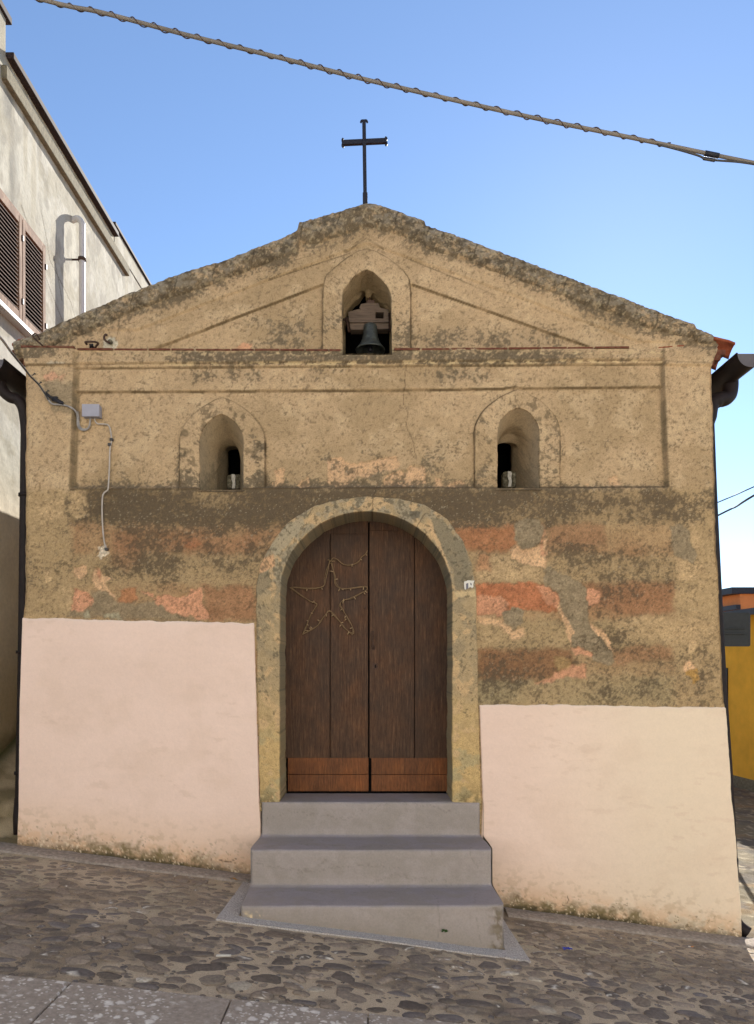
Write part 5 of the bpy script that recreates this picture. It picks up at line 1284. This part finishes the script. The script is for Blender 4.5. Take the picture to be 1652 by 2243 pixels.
# unseen house added behind the viewer, bounces sunlight onto the chapel front
op = empty('light_bounce_house', (0, -9.6, 0), 'unseen cream house added across the street to bounce sunlight onto the chapel', 'house')
mb = MB(); mb.box((-14, -15, -3), (14, -9.6, 8.2)); mb.build('wall', M['cream'], op)
mb = MB(); mb.add([(-14.4, -9.2, 8.15), (14.4, -9.2, 8.15), (14.4, -12.3, 9.6), (-14.4, -12.3, 9.6), (-14.4, -15.4, 8.15), (14.4, -15.4, 8.15)], [(0, 1, 2, 3), (3, 2, 5, 4), (0, 4, 5, 1)]); mb.build('roof', M['terracotta'], op)
for x in (-11, -7.2, -3.4, .4, 4.2, 8.0, 11.4):
    wv_ = MB().box((x, -9.6, 4.6), (x + .9, -9.55, 6.0), .01).build('window', M['shutter'], op); MB().box((x - .1, -9.6, 4.5), (x + 1.0, -9.48, 4.59), .01).build('sill', M['trim'], wv_)
MB().box((-1.6, -9.6, -1), (-.5, -9.54, 2.6), .01).build('door', M['door'], op)

# ------------------------------------------------------------------ little things on the ground
def gp(u, v):
    x = y = 0.
    d = 4.5
    for _ in range(40):
        x = (u - PU) / F_PX * d; z = float(ground_z(x, d - CAM_D)); d = (CAM_Z - z - .015) * F_PX / (v - PV)
    return x, d - CAM_D, float(ground_z(x, d - CAM_D)) + .014
x, y, z = gp(1243, 2081)
t = empty('candy_wrapper', (x, y, z), 'crumpled blue sweet wrapper lying on the cobbles right of the steps', 'wrapper')
G = np.array([[(x + (i - 4) * .008, y + (j - 2) * .010, z + .008 + .012 * rng.random()) for j in range(5)] for i in range(9)])
grid_obj('foil', G, M['blue_foil'], t, smooth=False); G2 = np.array([[(x + .012 + i * .009, y - .016 + j * .012, z + .022 + .004 * rng.random()) for j in range(2)] for i in range(3)]); grid_obj('pale_end', G2, M['paper'], t, smooth=False)
x, y, z = gp(1380, 2086 - 18)
x, y, z = gp(1815 / 2252 * 1652 + 42, 2092 - 16) if False else gp(1376 + 690 * 0, 2050)
x, y, z = gp((1452 + 1260 * .4843) * .73357, (2600 + 476 * .4843) * .73357)
t = empty('cigarette_butt', (x, y, z + .01), 'orange cigarette butt by the kerb under the right pink wall', 'cigarette butt')
MB().tube([(x, y, z + .012), (x + .02, y - .004, z + .012)], .0045, 8).build('filter', M['cig'], t, True); MB().tube([(x - .016, y + .003, z + .012), (x, y, z + .012)], .0043, 8).build('paper', M['paper'], t, True)
x, y, z = gp(490, 2098)
t = empty('paper_strip', (x, y, z + .012), 'pale flat strip of paper lying on the cobbles in front of the steps', 'paper strip')
MB().box((x - .042, y - .010, z + .012), (x + .042, y + .010, z + .018), .001).build('strip', M['paper'], t)
x, y, z = gp(512, 1929)
t = empty('dry_leaf', (x, y, z + .012), 'curled orange dry leaf on the kerb at the left foot of the steps', 'leaf')
G = np.array([[(x + (i - 3) * .010 + .004 * j, y + (j - 1) * .012 * (1 - abs(i - 3) / 3.4), z + .012 + .008 * math.sin(i * .9) + .004 * (j - 1) ** 2) for j in range(3)] for i in range(7)])
grid_obj('blade', G, M['dry_leaf'], t)
wx, _, wz = P(974, 2038, -.99)
t = empty('weed', (wx, -.99, wz), 'tiny green weed growing out of the lowest step riser', 'weed')
mb = MB()
for k in range(14):
    a_ = rng.uniform(0, 6.28); l_ = rng.uniform(.012, .028); dxx, dzz = math.cos(a_) * l_, math.sin(a_) * l_ * .8
    w_ = .005; mb.add([(wx, -.988, wz), (wx + dxx * .5 - dzz * .25, -1.0, wz + dzz * .5 + dxx * .25), (wx + dxx, -1.004, wz + dzz), (wx + dxx * .5 + dzz * .25, -1.0, wz + dzz * .5 - dxx * .25)], [(0, 1, 2, 3)])
mb.build('leaves', M['leaf_green'], t, fix=False)
